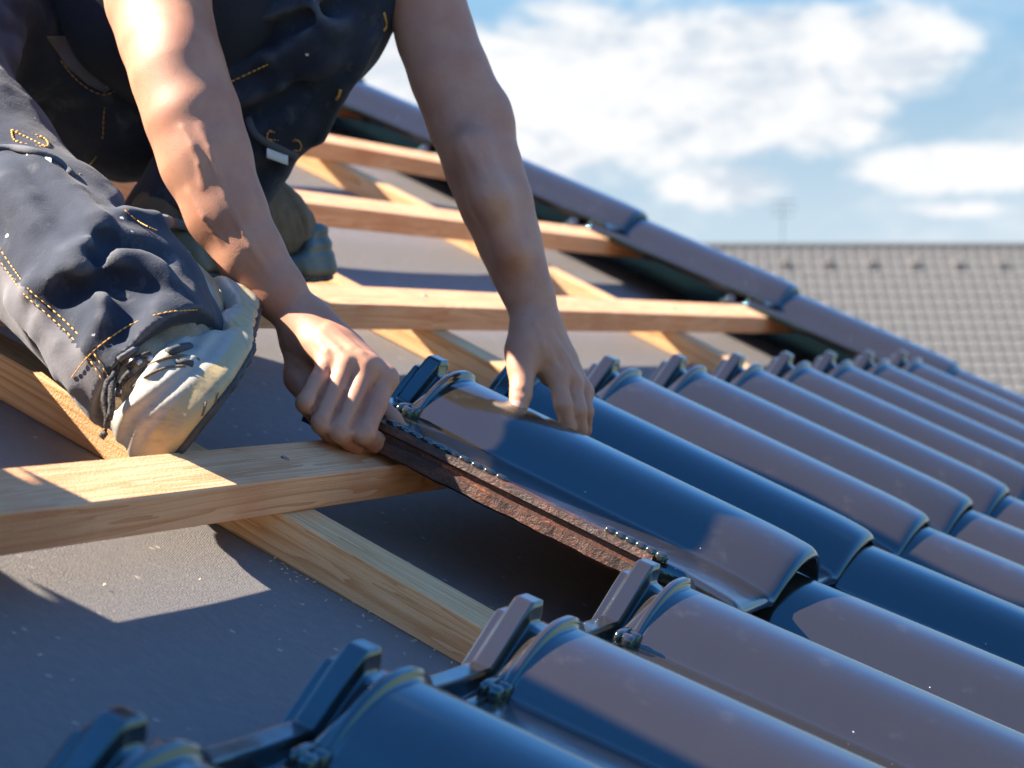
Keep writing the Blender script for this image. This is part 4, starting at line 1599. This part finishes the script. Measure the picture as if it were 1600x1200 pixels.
def shoe(heel, toe, upv, roll, mats, ankle, mirror=1.0):
    ax = (toe - heel) / np.linalg.norm(toe - heel)
    z = upv - ax * (upv @ ax)
    z /= np.linalg.norm(z)
    y = np.cross(z, ax)
    y, z = y * math.cos(roll) + z * math.sin(roll), z * math.cos(roll) - y * math.sin(roll)
    Rm = np.stack([ax, y, z], 1)

    def loc(p):
        q = (p - heel) @ Rm
        # the forefoot bends flat at the ball
        return q

    def d2(q, grow=0.0):
        a = seg_d(np.c_[q[:, 0], q[:, 1]], np.array([0.036, 0.0]), np.array([0.19, 0.004 * mirror]), 0.034 + grow, 0.047 + grow)
        b = seg_d(np.c_[q[:, 0], q[:, 1]], np.array([0.19, 0.004 * mirror]), np.array([0.243, 0.008 * mirror]), 0.047 + grow, 0.043 + grow)
        return smin(a, b, 0.02)

    def spring(q):
        return q[:, 2] - 0.007 * np.clip((q[:, 0] - 0.19) / 0.1, 0, 1) ** 2

    def slab(d, z, z0, z1, r):
        w_ = np.stack([d + r, np.abs(z - (z0 + z1) / 2) - (z1 - z0) / 2 + r], 1)
        return np.minimum(w_.max(1), 0) + np.sqrt((np.maximum(w_, 0) ** 2).sum(1)) - r

    def outsole(p):
        q = loc(p)
        zz = spring(q)
        tread = 0.0022 * (np.sin(q[:, 0] * 300) > 0.2) * (zz < 0.001)
        return slab(d2(q, 0.001), zz, -0.001, 0.005, 0.002) + tread

    def midsole(p):
        q = loc(p)
        zz = spring(q)
        top = 0.026 + 0.030 * sm(0.165, 0.262, q[:, 0]) + 0.016 * sm(0.06, 0.0, q[:, 0]) + 0.004 * np.sin(q[:, 0] * 62)
        d = d2(q, 0.0045 - 0.16 * np.clip(zz - 0.012, 0, 1) * sm(0.15, 0.24, q[:, 0]) - 0.10 * np.clip(zz - 0.012, 0, 1))
        w_ = np.stack([d + 0.006, np.maximum(0.0035 - zz, zz - top) + 0.006], 1)
        s = np.minimum(w_.max(1), 0) + np.sqrt((np.maximum(w_, 0) ** 2).sum(1)) - 0.006
        toe_w = sm(0.16, 0.21, q[:, 0])
        ang = zz + 0.25 * np.abs(q[:, 1])
        s = s + 0.0012 * np.sin(ang * 2 * math.pi / 0.0125) * toe_w * sm(0.020, 0.028, zz)
        s = s + 0.0011 * np.cos(q[:, 0] * 210 + zz * 160) * (1 - toe_w) * (zz < 0.024)
        return s

    up_nodes = [((0.232, 0.006 * mirror, 0.046), 0.036), ((0.19, 0.004 * mirror, 0.052), 0.040), ((0.14, 0, 0.060), 0.040), ((0.095, 0, 0.066), 0.039), ((0.055, 0, 0.050), 0.034)]
    upc = Union([Chain([(np.array(a), r) for a, r in up_nodes], 0.03), Chain([(np.array((0.10, 0, 0.066)), 0.037), ((ankle - heel) @ Rm, 0.036)], 0.03)], 0.03)

    def upper(p):
        q = loc(p)
        d = upc(q)
        d = np.maximum(d, -(q[:, 2] - 0.012))
        d = d + 0.0014 * wob(q, 120, 51) + 0.0010 * wob(q, 300, 52)
        # seam lines of the overlays
        e1 = np.abs(q[:, 0] - 0.205 + 0.5 * (q[:, 2] - 0.05) + 0.2 * np.abs(q[:, 1]))
        e2 = np.abs(q[:, 0] - 0.13 + 0.3 * (q[:, 2] - 0.07))
        d = d + 0.0014 * np.exp(-(e1 / 0.0018) ** 2) + 0.0014 * np.exp(-(e2 / 0.0018) ** 2) - 0.0016 * sm(0.0, 0.004, q[:, 0] - 0.205 + 0.5 * (q[:, 2] - 0.05) + 0.2 * np.abs(q[:, 1]))
        return d
    lo = np.minimum(heel, toe) - 0.11
    hi = np.maximum(heel, toe) + 0.11
    for c_ in (heel + z * 0.19, heel - z * 0.02):
        lo, hi = np.minimum(lo, c_ - 0.03), np.maximum(hi, c_ + 0.03)

    def umat(c):
        q = loc(c)
        k1 = q[:, 0] - 0.13 + 0.3 * (q[:, 2] - 0.07)
        front = q[:, 0] - 0.205 + 0.5 * (q[:, 2] - 0.05) + 0.2 * np.abs(q[:, 1])
        return np.where((np.abs(q[:, 1]) < 0.018) & (q[:, 2] > 0.07) & (k1 < 0.06), 1, np.where((k1 < 0.012) & (k1 > -0.03), 1, 0))
    u_ = body_part('shoe', upper, lo, hi, 0.0025, [mats[0], mats[1]], it=1, mat_fn=umat)
    for nm, fn, mt in (('midsole', midsole, [mats[2], mats[4]]), ('outsole', outsole, mats[3])):
        v, q = polygonise(fn, lo, hi, 0.0022)
        v = relax(v, q, 1)
        cl_ = loc(v[q].mean(1))
        o = mesh_obj(nm, v, q, mt, u_, np.where(spring(cl_) < 0.021 + 0.003 * np.sin(cl_[:, 0] * 50), 1, 0) if nm == 'midsole' else None)
    return u_, upper, midsole


# the near foot is braced with its sole against the back of the front batten
sx_ = 0.27 * (-0.59 * RT - 0.80 * UP) - 0.963 * FW
sz_ = -0.80 * RT + 0.60 * UP - 0.20 * FW
sz_ = sz_ / np.linalg.norm(sz_)
sx_ = sx_ - sz_ * (sx_ @ sz_)
sx_ = sx_ / np.linalg.norm(sx_)
shoe_toe = vp(300, 706, 1.545)
shoe_heel = shoe_toe - sx_ * 0.27
shN, upN, midN = shoe(shoe_heel, shoe_toe, sz_, 0.0, [M_SUEDE, M_MESHGREY, M_RUBBER, M_SOLE, M_RUBBER3], vp(165, 485, 1.690), 1.0)
toeF = rw(0.272, -0.335, 0.034)
toe_d = float((toeF - CAM) @ FW)
heelF = min((vp(222, 432, d_) for d_ in np.linspace(toe_d - 0.28, toe_d - 0.05, 60)), key=lambda p: abs(np.linalg.norm(p - toeF) - 0.275))
shF, upF, midF = shoe(heelF, toeF, np.array([0, 0, 1.0]), 0.0, [M_SUEDE2, M_SUEDE2, M_RUBBER2, M_SOLE, M_RUBBER2], vp(262, 372, 2.045), -1.0)


def lace(line, r, f=upN, lift=0.002, par=shN):
    pts = tr_line(f, line, lift, 1.2, 2.4)
    if len(pts) > 1:
        return tube_mesh('lace', pts, r, M_LACE, par, Matrix.Identity(4), 7)


lace([(200, 545), (190, 562), (180, 582), (172, 600)], 0.0024)
lace([(205, 580), (195, 590), (186, 604), (184, 620)], 0.0022)
lace([(235, 552), (215, 560), (200, 575)], 0.0022)
hang = [trace(upN, 178, 590, 1.2, 2.2)]
if hang[0] is None:
    hang = [vp(178, 590, 1.56)]
h0 = hang[0]
z0_ = float((h0 - CAM) @ FW)
tube_mesh('lace', [h0, vp(168, 598, z0_ - .012), vp(163, 625, z0_ - .016), vp(168, 650, z0_ - .018), vp(166, 672, z0_ - .018), vp(158, 684, z0_ - .018)], 0.0024, M_LACE, shN, Matrix.Identity(4))
tube_mesh('lace', [h0, vp(174, 606, z0_ - .015), vp(175, 632, z0_ - .020), vp(170, 656, z0_ - .020)], 0.0024, M_LACE, shN, Matrix.Identity(4))
for (px, py) in ((217, 566), (234, 561), (186, 612), (208, 566)):
    p = trace(upN, px, py, 1.2, 2.2)
    if p is not None:
        bm = bmesh.new()
        bmesh.ops.create_uvsphere(bm, u_segments=12, v_segments=8, radius=0.0032)
        for v in bm.verts:
            v.co = Vector(p) + v.co
        bm_obj('lace_hook', bm, M_METAL, shN, True)
for (px, py) in ((305, 385), (306, 408)):
    p = trace(upF, px, py, 1.6, 2.5)
    if p is not None:
        bm = bmesh.new()
        bmesh.ops.create_uvsphere(bm, u_segments=10, v_segments=8, radius=0.005)
        for v in bm.verts:
            v.co = Vector(p) + v.co
        bm_obj('lace_hook', bm, M_METAL, shF, True)


def shoe_f(p):
    return np.minimum(upN(p), midN(p))


def shoe_line(name, line, r, mat, lift=0.0004):
    pts = tr_line(shoe_f, line, lift, 1.2, 2.2)
    if len(pts) > 1:
        return tube_mesh(name, pts, r, mat, shN, Matrix.Identity(4), 7)


# sewn edges, mesh inserts and flex cracks of the near shoe
shoe_line('piping', [(196, 600), (222, 578), (252, 562), (284, 556), (312, 562)], 0.0012, M_SUEDE2)
shoe_line('piping', [(206, 606), (232, 586), (262, 574), (290, 572)], 0.0009, M_SUEDE2)
shoe_line('mesh_insert', [(262, 552), (276, 546), (296, 542)], 0.0034, M_SOLE, -0.0014)
shoe_line('mesh_insert', [(276, 566), (288, 566), (300, 569)], 0.0028, M_SOLE, -0.0010)
for ln in ([(322, 628), (316, 650), (312, 672), (304, 694)], [(340, 612), (336, 630), (328, 646)], [(296, 668), (304, 682), (302, 696)], [(352, 600), (352, 616), (346, 628)]):
    shoe_line('flex_crack', ln, 0.0009, M_SUEDE2, 0.0001)
